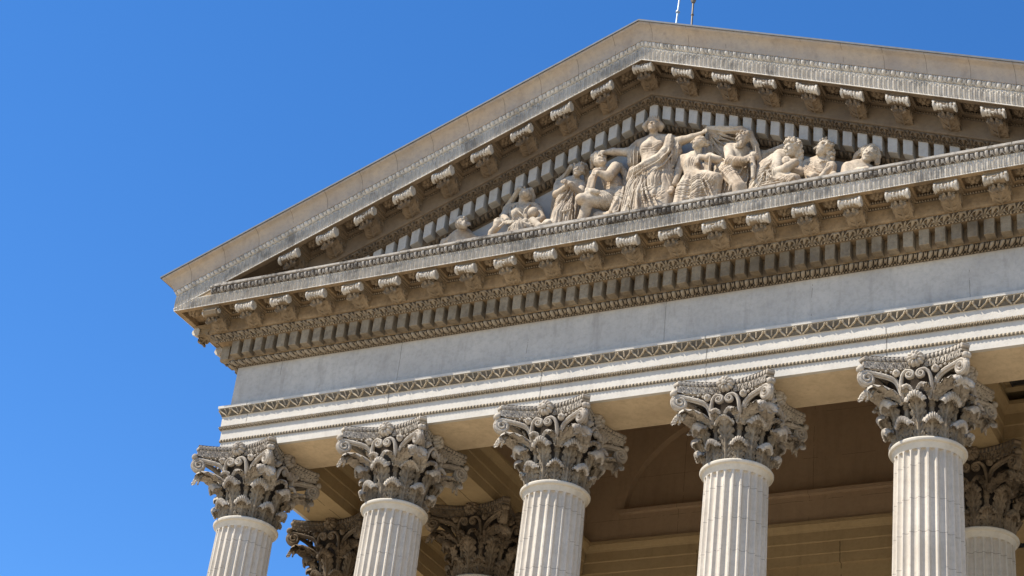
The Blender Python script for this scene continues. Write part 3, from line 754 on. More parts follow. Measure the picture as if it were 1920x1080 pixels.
mb.build('front_steps', M['wall'], temple, smooth=False)

#@@STATUES
# ------------------------------------------------------------------ pediment statues (signed distance bodies, meshed)
Rn, Un, Fn = (np.array(v) for v in (Rt, Up, Fw)); CC = np.array(CAMP['C'])
def at(px, py, p):
    """point on the vertical plane p in front of the column axes, as surveyed from the photograph"""
    r = Rn*((px-960)/CAMP['f'])+Un*((540-py)/CAMP['f'])+Fn; t = (-p-CC[1])/r[1]; return CC+t*r
FR = {'A': (820, 330, 7.714), 'B': (1020, 270, 6.75), 'C': (1150, 200, 5.14), 'D': (1240, 230, 6.75), 'E': (1390, 240, 7.111)}
class Fig:
    def __init__(s, fr, h=.0026): s.f = FR[fr]; s.pr = []; s.h = h; s.k = .010; s.dr = []
    def P(s, x, y, p): return at(s.f[0]+x/s.f[2], s.f[1]+y/s.f[2], p)
    def r(s, px): return px/s.f[2]/300.
    def pts(s, L):
        out = []; last = None
        for q in L:
            if q[1] == 'f': v = s.P(q[0], last, q[2]); v[2] = 1.40
            else: v = s.P(*q); last = q[1]
            out.append(v)
        return out
    def add(s, lo, hi, fn, op='u', k=None): s.pr.append((np.array(lo), np.array(hi), fn, op, s.k if k is None else k))
    def L(s, pts, rad, pl=None, k=None, op='u', flat=1.):
        """chain of tapered capsules; pl = (count, amplitude) carves pleats round it"""
        V = s.pts(pts); rad = [s.r(q) for q in (rad if isinstance(rad, (list, tuple)) else [rad]*len(V))]
        for a, b, ra, rb in zip(V[:-1], V[1:], rad[:-1], rad[1:]): s.cap(a, b, ra, rb, pl, k, op, flat)
        return s
    def cap(s, a, b, ra, rb, pl=None, k=None, op='u', flat=1.):
        ab = b-a; l2 = ab@ab+1e-12; m = max(ra, rb)*1.3+.02
        ax = ab/math.sqrt(l2); e1 = np.cross(ax, [0, 1., 0]); e1 /= np.linalg.norm(e1)+1e-9; e2 = np.cross(ax, e1)
        def fn(X):
            d = X-a; d = d*np.array([1, 1/flat, 1]); t = np.clip((d@ab)/l2, 0, 1); q = d-t[..., None]*ab
            rr = ra+(rb-ra)*t
            if pl:
                th = np.arctan2(q@e2, q@e1); w = np.cos(pl[0]*th+.8*np.sin(t*2+pl[0]))*.6
                rr = rr*(1+pl[1]*w)
            return np.sqrt((q*q).sum(-1))-rr
        s.add(np.minimum(a, b)-m, np.maximum(a, b)+m, fn, op, k)
    def E(s, x, y, p, rx, ry, rp=None, rot=0, k=None, op='u', pl=None):
        c = s.P(x, y, p) if not isinstance(x, np.ndarray) else x
        R_ = np.array([rx/s.f[2]/285., (rp or rx)/s.f[2]/300., ry/s.f[2]/270.]); a_ = R(rot); ca, sa = math.cos(a_), math.sin(a_)
        m = R_.max()+.02
        def fn(X):
            d = X-c; u = d[..., 0]*ca+d[..., 2]*sa; w = -d[..., 0]*sa+d[..., 2]*ca
            q = np.stack([u/R_[0], d[..., 1]/R_[1], w/R_[2]], -1); n_ = np.sqrt((q*q).sum(-1))
            dd = (n_-1)*R_.min()
            if pl: dd = dd-pl[1]*R_.min()*np.cos(pl[0]*u/R_[0]+3*w)
            return dd
        s.add(c-m, c+m, fn, op, k); return s
    def drape(s, x, y, p, rx, ry, mode, amp=5, rp=None):
        """carve cloth folds: mode ('dir', angle, spacing) | ('fan', fx, fy, degrees) | ('arc', fx, fy, spacing), in survey pixels"""
        s.dr.append((s.P(x, y, p), x, y, rx, ry, rp or max(rx, ry), mode, amp)); return s
    def folds(s, lines, r=9):
        for l in lines: s.L([(q[0], q[1], q[2]-.009) for q in l], [r*.5]+[r*.85]*(len(l)-2)+[r*.5], k=.009)
        return s
    def head(s, x, y, p, r, yaw=0, pitch=0, roll=0, hair='wave', beard=False, curls=0):
        c = s.P(x, y, p); q = s.r(r)
        Y, X_, Z_ = R(yaw), R(pitch), R(roll)
        M_ = Matrix.Rotation(Y, 3, 'Z') @ Matrix.Rotation(-X_, 3, 'X') @ Matrix.Rotation(Z_, 3, 'Y')
        M_ = np.array(M_)
        def g(v): return c+M_@(np.array(v, float)*q)
        def ell(v, rr, op='u', k=.004, wave=None, cut=None):
            cc = np.array(v, float)*q; rr = np.array(rr, float)*q; m = 1.3*q+np.abs(cc).max()
            def fn(X):
                l = (X-c)@M_ ; n = (l-cc)/rr; d = (np.sqrt((n*n).sum(-1))-1)*rr.min()
                if wave:
                    a1 = np.arctan2(l[..., 0], l[..., 2]+.2*q); d = d-wave[1]*q*(np.cos(wave[0]*a1+l[..., 1]/q*3)+.6*np.cos(wave[0]*.8*l[..., 1]/q+3*a1))
                if cut is not None: d = np.maximum(d, (cut[0]*l[..., 0]+cut[1]*l[..., 1]+cut[2]*l[..., 2])/1.2-cut[3]*q)
                return d
            s.add(c-m, c+m, fn, op, k)
        ell((0, .05, .12), (.76, .86, .80)); ell((0, -.24, -.36), (.66, .62, .82), k=.008); ell((0, -.60, -.95), (.24, .22, .20), k=.006)
        s.cap(g((-.38, -.76, .10)), g((.38, -.76, .10)), .09*q, .09*q, k=.003)
        for sx in (-1, 1):
            ell((sx*.30, -.97, -.07), (.22, .26, .15), 's', .002); ell((sx*.29, -.70, -.08), (.15, .10, .09), k=.001)
            s.cap(g((sx*.34, -.72, -.42)), g((sx*.42, -.55, -.35)), .15*q, .15*q, k=.005); ell((sx*.72, .0, -.15), (.10, .18, .26))
        s.cap(g((0, -.84, .06)), g((0, -1.10, -.34)), .08*q, .13*q, k=.0015)
        ell((0, -.93, -.50), (.26, .10, .05), 's', .002); s.cap(g((-.15, -.82, -.60)), g((.15, -.82, -.60)), .085*q, .085*q, k=.002)
        ell((0, -.92, -.66), (.20, .06, .03), 's', .001)
        if beard:
            ell((0, -.50, -.98), (.52, .48, .55), wave=(9, .05), cut=(0, -1, .9, .35)); 
            for j in range(9):
                a_ = (j-4)*.16; s.cap(g((a_, -.72, -.80)), g((a_*1.1, -.70, -1.45+abs(a_)*.5)), .13*q, .08*q, k=.003)
            s.cap(g((-.26, -.88, -.52)), g((0, -.94, -.44)), .09*q, .09*q, k=.002); s.cap(g((.26, -.88, -.52)), g((0, -.94, -.44)), .09*q, .09*q, k=.002)
        if hair == 'wave': ell((0, .16, .16), (.84, .86, .84), wave=(13, .045), cut=(0, -1, -.55, .30))
        if hair == 'bun': ell((0, .16, .16), (.82, .86, .82), wave=(13, .04), cut=(0, -1, -.55, .30)); ell((0, 1.05, .05), (.42, .42, .40), wave=(7, .06))
        rng = random.Random(int(x+y))
        for j in range(curls):
            a_ = rng.uniform(-math.pi*.95, math.pi*.95); b_ = rng.uniform(-.5, 1.35); v = (math.sin(a_)*math.cos(b_)*.92, math.cos(a_)*math.cos(b_)*.98+.1, math.sin(b_)*.95+.15)
            if v[1] < -.45 and v[2] < .45: continue
            s.cap(g(v), g(np.array(v)*1.06+np.array([rng.uniform(-.12, .12), 0, rng.uniform(-.12, .12)])), rng.uniform(.13, .2)*q, .12*q, k=.0015)
        s.g = g; s.q = q; return s
    def hand(s, x, y, p, dx, dy, r=16, spread=9, curl=0., dp=0.):
        """palm at x,y; four fingers and a thumb pointing along (dx,dy)"""
        n = math.hypot(dx, dy); ux, uy = dx/n, dy/n; vx, vy = -uy, ux
        s.E(x, y, p, r*1.5, r*1.5, r*.9, k=.004)
        for j, ln in enumerate((.85, 1.0, .95, .75)):
            o = (j-1.5)*spread; bx, by = x+vx*o+ux*r*.6, y+vy*o+uy*r*.6; l1 = n*ln
            s.L([(bx, by, p+.004), (bx+ux*l1*.55, by+uy*l1*.55, p+.007+dp), (bx+ux*l1*(1-curl*.4), by+uy*l1*(1-curl*.4)+curl*6, p+.003-curl*.012+dp)], [r*.42, r*.38, r*.3], k=.0015)
        s.L([(x-vx*spread*1.4, y-vy*spread*1.4, p+.003), (x-vx*spread*2.4+ux*n*.4, y-vy*spread*2.4+uy*n*.4, p+.008)], [r*.45, r*.35], k=.002)
        return s
    def mesh(s):
        h = s.h; lo = np.min([q[0] for q in s.pr if q[3] == 'u'], 0); hi = np.max([q[1] for q in s.pr if q[3] == 'u'], 0)
        lo[1] = max(lo[1], -.515); hi[1] = -.150; lo[2] = max(lo[2], 1.395)
        n = np.ceil((hi-lo)/h).astype(int)+1; Fd = np.full(n, .05, np.float32)
        ax = [lo[i]+h*np.arange(n[i]) for i in range(3)]
        for a, b, fn, op, k in s.pr:
            i0 = np.maximum(0, ((a-lo)/h).astype(int)); i1 = np.minimum(n, ((b-lo)/h).astype(int)+2)
            if (i1 <= i0).any(): continue
            sl = tuple(slice(i0[i], i1[i]) for i in range(3))
            X_ = np.stack(np.meshgrid(*[ax[i][sl[i]] for i in range(3)], indexing='ij'), -1); d = fn(X_); F0 = Fd[sl]
            if op == 'u':
                hh = np.clip(.5+.5*(F0-d)/k, 0, 1); Fd[sl] = F0*(1-hh)+d*hh-k*hh*(1-hh)
            else:
                hh = np.clip(.5-.5*(F0+d)/k, 0, 1); Fd[sl] = F0*(1-hh)-d*hh+k*hh*(1-hh)
        f2 = s.f[2]
        for c, x, y, rx, ry, rp, mode, amp in s.dr:
            ext = np.array([rx/285, rp/300, ry/270])/f2; i0 = np.maximum(0, ((c-ext-lo)/h).astype(int)); i1 = np.minimum(n, ((c+ext-lo)/h).astype(int)+2)
            if (i1 <= i0).any(): continue
            sl = tuple(slice(i0[i], i1[i]) for i in range(3)); X_ = np.stack(np.meshgrid(*[ax[i][sl[i]] for i in range(3)], indexing='ij'), -1)-c
            m_ = np.clip(2.2*(1-((X_/ext)**2).sum(-1)), 0, 1); U = x+X_[..., 0]*285*f2; V_ = y-X_[..., 2]*270*f2; Dp = -X_[..., 1]*300*f2
            wob = 9*np.sin(U*.012+V_*.007)+7*np.sin(V_*.014-U*.009+1.3)
            if mode[0] == 'dir': a_ = R(mode[1]); ph = ((V_+wob)*math.cos(a_)-(U+wob)*math.sin(a_))/mode[2]
            elif mode[0] == 'fan': ph = np.degrees(np.arctan2(V_-mode[2], U-mode[1])+wob*.004)/mode[3]
            else: ph = (np.hypot(U-mode[1], V_-mode[2])+wob)/mode[3]
            ph = ph+.25*np.sin(ph*2.1)
            Fd[sl] -= m_*(amp/f2/300)*(np.sqrt(np.abs(np.sin(np.pi*ph)))*1.9-1.3)
        Fd[0] = np.maximum(Fd[0], .01); Fd[-1] = .01; Fd[:, 0] = .01; Fd[:, -1] = .01; Fd[:, :, 0] = .01; Fd[:, :, -1] = .01
        # surface nets
        S_ = Fd < 0; c = S_.astype(np.int8); nx, ny, nz = n
        cs = sum(c[i:nx-1+i, j:ny-1+j, l:nz-1+l] for i in (0, 1) for j in (0, 1) for l in (0, 1))
        act = (cs > 0) & (cs < 8); idx = -np.ones(act.shape, int); I = np.argwhere(act); idx[act] = np.arange(len(I))
        acc = np.zeros((len(I), 3)); cnt = np.zeros(len(I)); corners = [(i, j, l) for i in (0, 1) for j in (0, 1) for l in (0, 1)]
        for a in corners:
            for d in range(3):
                if a[d]: continue
                b = list(a); b[d] = 1; fa = Fd[tuple((I+a).T)]; fb = Fd[tuple((I+b).T)]; m_ = (fa < 0) != (fb < 0)
                t = np.where(m_, fa/(fa-fb+1e-20), 0); pt = np.repeat(np.array([a], float), len(I), 0); pt[:, d] += t
                acc[m_] += pt[m_]; cnt[m_] += 1
        V = lo+h*(I+acc/cnt[:, None]); Q = []
        for d in range(3):
            u, w = (d+1) % 3, (d+2) % 3
            sa = [slice(1, -1)]*3; sa[d] = slice(0, -1); sb = list(sa); sb[d] = slice(1, None)
            A_ = S_[tuple(sa)]; B2 = S_[tuple(sb)]; e = np.argwhere(A_ != B2); fl = A_[tuple(e.T)]; e = e.copy()
            for q in range(3):
                if q != d: e[:, q] += 1
            def cell(du, dw):
                k_ = e.copy(); k_[:, u] -= du; k_[:, w] -= dw; return idx[tuple(k_.T)]
            qd = np.stack([cell(1, 1), cell(0, 1), cell(0, 0), cell(1, 0)], 1); qd[~fl] = qd[~fl][:, ::-1]
            Q.append(qd[(qd >= 0).all(1)])
        Q = np.concatenate(Q)
        # relax a little
        for _ in range(1):
            A2 = np.zeros_like(V); n2 = np.zeros(len(V))
            for i in range(4): np.add.at(A2, Q[:, i], V[Q[:, (i+1) % 4]]+V[Q[:, i-1]]); np.add.at(n2, Q[:, i], 2)
            V = V*.55+.45*A2/n2[:, None]
        return V, Q
    def build(s, name, label, group='stone figures in the pediment'):
        V, Q = s.mesh(); c = V.mean(0); c[2] = 1.40; mb = MB(); mb.raw(V-c, Q)
        me = mb.data(name, M['statue'], local=True, smooth='all'); o = put(name, me, None, W(*c)); tag(o, label, 'statue', group); return o

f = Fig('A')      # bearded old man at the far left
f.L([(120, 960, .26), (240, 890, .27), (350, 900, .27), (460, 880, .27), (570, 910, .25)], [50, 62, 70, 62, 42]); f.L([(340, 930, .26), (330, 'f', .27)], [190, 210], flat=.6)
f.L([(380, 880, .27), (360, 780, .29)], [62, 58]); f.head(355, 682, .31, 124, 38, 22, -6, hair=None, beard=True)
f.L([(100, 960, .26), (90, 'f', .27)], [55, 60])
f.build('bearded_statue', 'pale stone bust of a bald bearded man looking up, leftmost in the pediment')

f = Fig('A')      # reclining woman with thrown back head
f.L([(1060, 460, .24), (1240, 430, .25), (1430, 450, .24)], [58, 62, 60]); f.E(1245, 560, .25, 190, 150, 120, pl=(9, .04)); f.L([(1230, 620, .25), (1240, 'f', .27)], [170, 230], (13, .05), flat=.7)
f.L([(1225, 440, .26), (1245, 330, .27)], [62, 56]); f.head(1275, 268, .29, 104, 14, 38, -8)
f.E(1385, 530, .31, 72, 72, 70, k=.022); f.E(1140, 545, .30, 66, 66, 60, k=.022)
f.L([(1190, 190, .27), (1090, 340, .22), (1000, 480, .21), (960, 610, .22)], [42, 40, 46, 50], (7, .08)); f.L([(1350, 210, .26), (1375, 300, .23), (1375, 400, .22)], [44, 40, 32], (6, .08))
f.L([(1040, 470, .25), (960, 590, .29), (1010, 640, .33)], [58, 52, 40]); f.L([(1460, 480, .25), (1510, 620, .28), (1360, 690, .34), (1290, 650, .36)], [58, 52, 42, 32]); f.hand(1270, 640, .37, -60, 20, 22, 11, .4)
f.L([(1380, 640, .36), (1480, 740, .38), (1500, 'f', .36)], [48, 50, 60])
f.E(885, 680, .37, 72, 62, 60); f.E(900, 680, .43, 44, 34, 60, op='s'); f.L([(830, 640, .37), (870, 620, .39), (930, 620, .38), (960, 680, .38), (900, 735, .40)], 17, k=.003); f.L([(860, 740, .37), (790, 820, .36), (740, 'f', .36)], [52, 46, 60])
f.L([(1180, 760, .39), (1200, 'f', .37)], [98, 150], (11, .07)); f.L([(1180, 760, .39), (1330, 800, .33)], [90, 110])
f.folds([[(1100, 680, .39), (1040, 760, .40), (985, 850, .39)], [(1130, 690, .40), (1080, 770, .41), (1040, 840, .40)], [(1200, 680, .41), (1270, 730, .41), (1300, 800, .39)], [(1160, 400, .30), (1150, 480, .32), (1230, 560, .33)], [(1340, 410, .30), (1270, 490, .33), (1230, 580, .34)], [(1120, 420, .29), (1090, 520, .32), (1100, 620, .32)], [(1060, 450, .28), (1050, 560, .30), (1060, 640, .30)]], 13)
f.hand(1000, 670, .38, 120, -12, 20, 12, .1); f.L([(1560, 690, .38), (1610, 680, .39), (1650, 720, .38)], [42, 40, 30]); f.L([(1580, 710, .37), (1580, 'f', .36)], 46)
f.drape(1140, 560, .30, 120, 160, ('fan', 1050, 420, 9), 7); f.drape(1210, 790, .38, 200, 130, ('fan', 1200, 640, 9), 8); f.drape(1320, 440, .30, 110, 90, ('fan', 1420, 400, 10), 5)
f.build('reclining_statue', 'pale stone woman with head thrown back, holding a cup, beside the bearded bust')

f = Fig('B')      # veiled woman, arms crossed on her chest
f.L([(200, 520, .25), (340, 480, .26), (480, 520, .25)], [58, 66, 56]); f.E(335, 560, .26, 150, 130, 110); f.L([(320, 600, .26), (300, 760, .27), (250, 'f', .29)], [125, 150, 190], (15, .07), flat=.8)
f.L([(385, 460, .27), (415, 390, .28)], [46, 42]); f.head(440, 325, .30, 84, 16, -12, 14, curls=22)
f.L([(350, 290, .27), (280, 400, .22), (190, 480, .22), (140, 640, .20), (110, 900, .19), (100, 'f', .20)], [34, 34, 40, 34, 34, 40], (6, .1)); f.L([(520, 280, .26), (545, 420, .22), (540, 560, .22), (520, 700, .22)], [36, 34, 34, 34], (6, .1))
f.L([(180, 530, .26), (160, 640, .29), (320, 515, .35)], [54, 46, 32]); f.hand(300, 490, .36, -52, -22, 20, 9, .2)
f.L([(495, 540, .26), (470, 640, .30), (335, 500, .37)], [52, 46, 30]); f.hand(262, 470, .37, -40, 8, 19, 9, .2)
f.E(250, 840, .34, 90, 70, 60); f.L([(220, 820, .34), (190, 900, .35), (165, 'f', .36)], [56, 66, 80], (9, .12)); f.L([(320, 720, .33), (330, 800, .35), (290, 'f', .35)], [22, 40, 60], (8, .1))
f.folds([[(320, 560, .34), (240, 660, .35), (150, 760, .33)], [(345, 570, .35), (280, 690, .36), (210, 800, .36)], [(370, 580, .34), (350, 700, .35), (330, 820, .36)], [(400, 640, .34), (400, 780, .35), (385, 940, .36)], [(190, 880, .37), (160, 980, .38)], [(260, 870, .38), (240, 980, .39)], [(320, 860, .38), (300, 970, .39)], [(360, 830, .37), (350, 960, .38)], [(170, 850, .37), (260, 850, .39), (350, 820, .38)]], 12)
f.E(45, 995, .37, 52, 36, 40); f.L([(45, 1000, .36), (40, 'f', .36)], 44); f.L([(100, 960, .37), (130, 1000, .38)], [20, 20])
f.drape(290, 790, .32, 250, 260, ('fan', 340, 480, 5.5), 9, 300); f.drape(180, 600, .22, 60, 300, ('dir', 105, 18), 5); f.drape(545, 480, .23, 40, 200, ('dir', 90, 16), 5)
f.build('crossed_arms_statue', 'pale stone woman with both arms crossed over her chest, wearing a wreath')

f = Fig('B')      # seated youth, arm on the raised knee
f.L([(780, 380, .25), (870, 500, .25), (900, 620, .26)], [80, 105, 110], (9, .03)); f.L([(760, 350, .27), (735, 290, .29)], [44, 40]); f.head(712, 215, .31, 92, 34, 20, -14)
f.E(690, 170, .30, 96, 66, 90, rot=15, pl=(9, .05)); f.L([(615, 200, .28), (610, 300, .26)], [34, 26])
f.L([(950, 280, .24), (1040, 400, .22), (1050, 560, .23), (1040, 'f', .24)], [46, 44, 46, 60], (8, .06))
f.L([(905, 300, .28), (815, 410, .35), (690, 365, .38)], [72, 58, 34]); f.hand(660, 355, .38, -44, 26, 20, 10, .5)
f.L([(800, 330, .27), (660, 350, .33), (600, 450, .34), (560, 570, .35)], [44, 40, 36, 30]); f.L([(650, 400, .34), (610, 560, .35)], [24, 26])
f.L([(900, 640, .28), (700, 650, .34), (560, 610, .38)], [80, 50, 32]); f.L([(545, 580, .38), (620, 605, .39), (680, 610, .39)], [26, 36, 28]); f.L([(545, 570, .39), (528, 600, .395)], [16, 12])
f.L([(900, 700, .27), (680, 730, .34), (470, 700, .40)], [110, 78, 70]); f.L([(470, 700, .40), (540, 640, .39)], [56, 34])
f.L([(570, 720, .38), (520, 860, .36), (430, 'f', .36)], [66, 60, 52]); f.E(790, 740, .30, 120, 90, 90)
f.L([(980, 600, .29), (960, 720, .33), (880, 860, .36)], [60, 70, 54], (8, .12)); f.L([(930, 740, .28), (980, 'f', .29)], [80, 100], (9, .08))
f.L([(700, 900, .33), (860, 910, .33)], [40, 46]); f.L([(680, 920, .32), (700, 'f', .32)], [60, 70]); f.L([(860, 920, .32), (860, 'f', .32)], [80, 80])
f.folds([[(960, 620, .35), (920, 720, .38), (850, 830, .39)], [(1000, 640, .34), (980, 740, .37), (930, 850, .38)], [(850, 830, .39), (890, 870, .39), (940, 840, .38)]], 13)
f.drape(1030, 450, .25, 70, 230, ('dir', 85, 20), 6); f.drape(880, 520, .29, 160, 70, ('dir', 8, 26), 7); f.drape(890, 750, .32, 210, 150, ('fan', 780, 600, 9), 9)
f.build('seated_youth_statue', 'pale stone seated youth with one foot on the knee, left of the crowned figure')

f = Fig('C', .0028)      # crowned central figure
f.L([(250, 370, .26), (390, 320, .27), (560, 330, .26)], [52, 56, 54]); f.E(385, 400, .27, 125, 120, 85, pl=(8, .02)); f.L([(380, 460, .27), (390, 560, .28), (390, 680, .29)], [98, 108, 140]); f.L([(385, 640, .28), (370, 'f', .30)], [135, 205], (17, .06), flat=.75)
f.L([(392, 310, .28), (388, 240, .30)], [40, 36]); f.head(386, 186, .315, 64, 4, 4, 0)
for j in range(7):
    a_ = (j-3)*.32; f.cap(f.g((math.sin(a_)*.82, -math.cos(a_)*.62+.1, .72)), f.g((math.sin(a_)*.98, -math.cos(a_)*.78+.1, 1.30)), .17*f.q, .07*f.q, k=.002)
f.cap(f.g((-.75, -.15, .75)), f.g((.75, -.15, .75)), .16*f.q, .16*f.q, k=.003)
for sx in (-1, 1): f.L([(386+sx*52, 150, .30), (386+sx*74, 190, .29), (386+sx*66, 225, .28)], [22, 28, 20], (5, .12))
f.L([(230, 400, .26), (130, 440, .27), (0, 435, .29), (-90, 440, .33)], [44, 38, 34, 20]); f.hand(-110, 444, .34, -30, 10, 16, 7, .3)
f.L([(570, 340, .26), (670, 325, .27), (760, 300, .28), (850, 262, .29)], [44, 38, 34, 22]); f.hand(878, 240, .30, 26, -22, 15, 7, .4)
f.L([(215, 400, .25), (205, 460, .26), (195, 540, .25)], [52, 62, 56], (11, .06)); f.L([(610, 350, .25), (600, 440, .27), (585, 530, .26)], [46, 56, 50], (9, .09))
f.E(322, 388, .320, 44, 44, 36, k=.022); f.E(430, 380, .320, 44, 46, 38, k=.022)
f.L([(545, 300, .29), (520, 400, .33), (450, 490, .36), (330, 560, .37), (200, 640, .34)], [36, 40, 44, 50, 44], (7, .08), k=.005)
f.L([(200, 620, .32), (170, 700, .32)], [46, 40], (7, .08)); f.L([(430, 590, .32), (398, 720, .36)], [70, 62], k=.02); f.L([(398, 720, .36), (400, 'f', .35)], [58, 50], k=.02)
f.L([(215, 660, .32), (185, 800, .34), (140, 940, .35), (130, 'f', .36)], [48, 56, 50, 60], (8, .1)); f.L([(290, 640, .33), (280, 800, .35), (260, 'f', .36)], [48, 60, 80], (8, .08))
f.L([(500, 560, .30), (510, 720, .31), (480, 'f', .33)], [60, 84, 120], (9, .05)); f.L([(590, 520, .27), (560, 640, .27), (550, 760, .27), (560, 'f', .27)], [36, 28, 34, 60], (6, .1))
for j in range(16): f.E(545+30*math.sin(j*2.1), 560+j*14, .315, 13, 13, 12, k=.002)
f.folds([
         [(560, 330, .33), (530, 430, .37), (440, 520, .40), (300, 600, .41), (190, 680, .37)], [(520, 320, .33), (500, 400, .37), (420, 480, .395), (280, 560, .40), (220, 590, .38)], [(580, 360, .31), (560, 460, .35), (480, 560, .38), (380, 620, .40)],
         [(450, 740, .39), (480, 680, .37), (500, 600, .35)], [(520, 480, .34), (540, 600, .34), (520, 740, .35), (480, 880, .38)], [(560, 480, .32), (560, 620, .33), (550, 760, .33)],
         [(300, 660, .38), (310, 800, .41), (370, 960, .43)], [(270, 660, .38), (275, 800, .41), (310, 980, .43)], [(240, 670, .38), (230, 820, .41), (230, 990, .43)], [(210, 680, .37), (190, 820, .39), (160, 950, .41)], [(340, 780, .38), (380, 860, .41), (430, 960, .43)],
         [(150, 880, .39), (170, 910, .40), (150, 940, .40), (170, 970, .41)], [(170, 420, .30), (165, 540, .30)], [(200, 420, .31), (195, 560, .31)], [(235, 430, .31), (230, 550, .31)], [(580, 380, .31), (565, 520, .32)], [(620, 380, .30), (610, 530, .31)], [(380, 850, .42), (470, 860, .41)]], 9)
f.drape(375, 410, .33, 120, 75, ('arc', 375, 250, 15), 4); f.drape(240, 830, .34, 190, 280, ('fan', 270, 480, 4.5), 8, 300); f.drape(510, 780, .31, 110, 260, ('fan', 480, 430, 5), 7, 250); f.drape(205, 460, .26, 70, 110, ('dir', 88, 15), 5); f.drape(600, 440, .27, 60, 120, ('dir', 95, 15), 5); f.drape(380, 890, .36, 130, 130, ('arc', 300, 640, 30), 5, 200)
f.build('crowned_statue', 'pale stone crowned woman standing with both arms outstretched in the centre of the pediment')

f = Fig('D')      # seated woman with a tablet
f.L([(300, 450, .27), (400, 420, .28), (480, 440, .27)], [46, 52, 46]); f.E(390, 510, .28, 118, 110, 84, pl=(8, .03)); f.L([(385, 540, .28), (410, 660, .29)], [96, 110]); f.E(540, 600, .27, 90, 90, 60)
f.L([(445, 420, .29), (470, 340, .30)], [44, 42]); f.head(480, 250, .32, 82, -58, 6, 6, hair='bun')
f.E(345, 510, .325, 44, 50, 36, k=.02); f.E(440, 505, .32, 40, 46, 34, k=.02)
f.L([(275, 460, .27), (215, 620, .29), (165, 780, .33)], [52, 46, 34]); f.hand(125, 840, .35, -34, 50, 24, 10, .5)
f.E(105, 880, .36, 34, 28, 30)
f.L([(490, 440, .28), (620, 430, .30), (725, 475, .32)], [40, 42, 48]); f.L([(725, 475, .33), (600, 450, .36), (480, 430, .36)], [46, 38, 28]); f.hand(455, 460, .37, -22, 70, 20, 9, .5)
a_, b_ = f.P(600, 440, .36), f.P(600, 660, .36)
def slab(f, x0, y0, x1, y1, p, w, d):
    a = f.P(x0, y0, p); b = f.P(x1, y1, p); ax = (b-a)/np.linalg.norm(b-a); c = (a+b)/2; L_ = np.linalg.norm(b-a)/2; e = np.array([ax[2], 0, -ax[0]]); w = f.r(w); d = f.r(d)
    def fn(X):
        q = X-c; return np.maximum(np.maximum(np.abs(q@ax)-L_, np.abs(q@e)-w), np.abs(q[..., 1])-d)
    m = L_+w+d; f.add(c-m, c+m, fn, 'u', .002)
slab(f, 590, 450, 570, 670, .345, 34, 16); slab(f, 620, 440, 600, 670, .375, 8, 26)
f.L([(400, 690, .30), (560, 710, .34), (680, 720, .38)], [96, 92, 84], (9, .05)); f.L([(690, 730, .38), (680, 850, .36), (670, 'f', .35)], [76, 66, 80], (8, .08))
f.L([(350, 730, .32), (300, 850, .35), (250, 'f', .36)], [84, 96, 110], (11, .07)); f.L([(470, 740, .36), (470, 850, .37), (440, 'f', .36)], [84, 80, 100], (9, .07)); f.L([(560, 800, .32), (560, 'f', .33)], [110, 130], (9, .06))
f.folds([[(540, 690, .42), (600, 800, .43), (640, 900, .43)], [(500, 700, .42), (540, 820, .43), (580, 920, .43)]], 11)
f.drape(385, 560, .30, 120, 120, ('fan', 390, 760, 7), 6); f.drape(460, 850, .36, 300, 190, ('arc', 330, 480, 34), 10, 300); f.drape(680, 790, .38, 90, 120, ('dir', 80, 26), 6)
f.build('tablet_statue', 'pale stone seated woman in profile leaning on a tablet, right of the crowned figure')

f = Fig('D')      # bearded man under a sail of cloth
f.L([(880, 340, .25), (970, 360, .26), (1080, 370, .25)], [78, 80, 60]); f.E(970, 420, .26, 120, 110, 100); f.L([(960, 480, .26), (950, 700, .27), (950, 'f', .28)], [120, 150, 190], (13, .05), flat=.8)
f.L([(1000, 340, .28), (1015, 280, .29)], [50, 50]); f.head(1030, 205, .31, 84, -34, -8, 4, beard=True, curls=20)
f.L([(860, 340, .28), (870, 480, .35), (1060, 472, .37)], [64, 54, 34]); f.hand(1080, 470, .37, 40, -6, 18, 9, .4)
f.L([(1150, 400, .27), (1170, 430, .30), (1010, 500, .34), (900, 520, .35)], [46, 46, 44, 34]); f.L([(1150, 460, .33), (1165, 560, .35), (1160, 690, .36)], [34, 28, 22])
f.L([(590, 70, .27), (760, 82, .27), (1000, 92, .28), (1110, 140, .28), (1190, 290, .27), (1225, 450, .26), (1240, 640, .25), (1240, 'f', .25)], [32, 36, 40, 42, 36, 36, 38, 60], (5, .1))
f.L([(640, 130, .215), (800, 180, .205), (1000, 200, .205), (1100, 230, .21)], [60, 95, 110, 90], (9, .06), flat=.36); f.L([(700, 260, .215), (850, 330, .215), (1100, 400, .215)], [90, 130, 130], (9, .05), flat=.35); f.L([(600, 110, .22), (620, 300, .21), (640, 'f', .21)], [40, 60, 90], (7, .08)); f.L([(1120, 500, .22), (1130, 'f', .23)], [80, 110], (9, .07))
f.folds([[(600, 80, .28), (760, 150, .27), (960, 210, .25)], [(600, 95, .28), (740, 190, .26), (930, 260, .25)], [(600, 110, .27), (700, 220, .26), (860, 320, .25)], [(600, 120, .27), (660, 240, .25), (760, 380, .24)], [(620, 70, .28), (800, 110, .28), (980, 140, .27)], [(610, 130, .26), (630, 260, .25), (660, 400, .24)]], 15)
f.L([(760, 540, .28), (850, 640, .33), (960, 780, .38)], [80, 84, 70], (9, .08)); f.E(990, 820, .385, 76, 70, 70); f.L([(990, 830, .38), (990, 'f', .37)], [74, 70]); f.L([(760, 600, .27), (790, 'f', .29)], [80, 130], (12, .09))
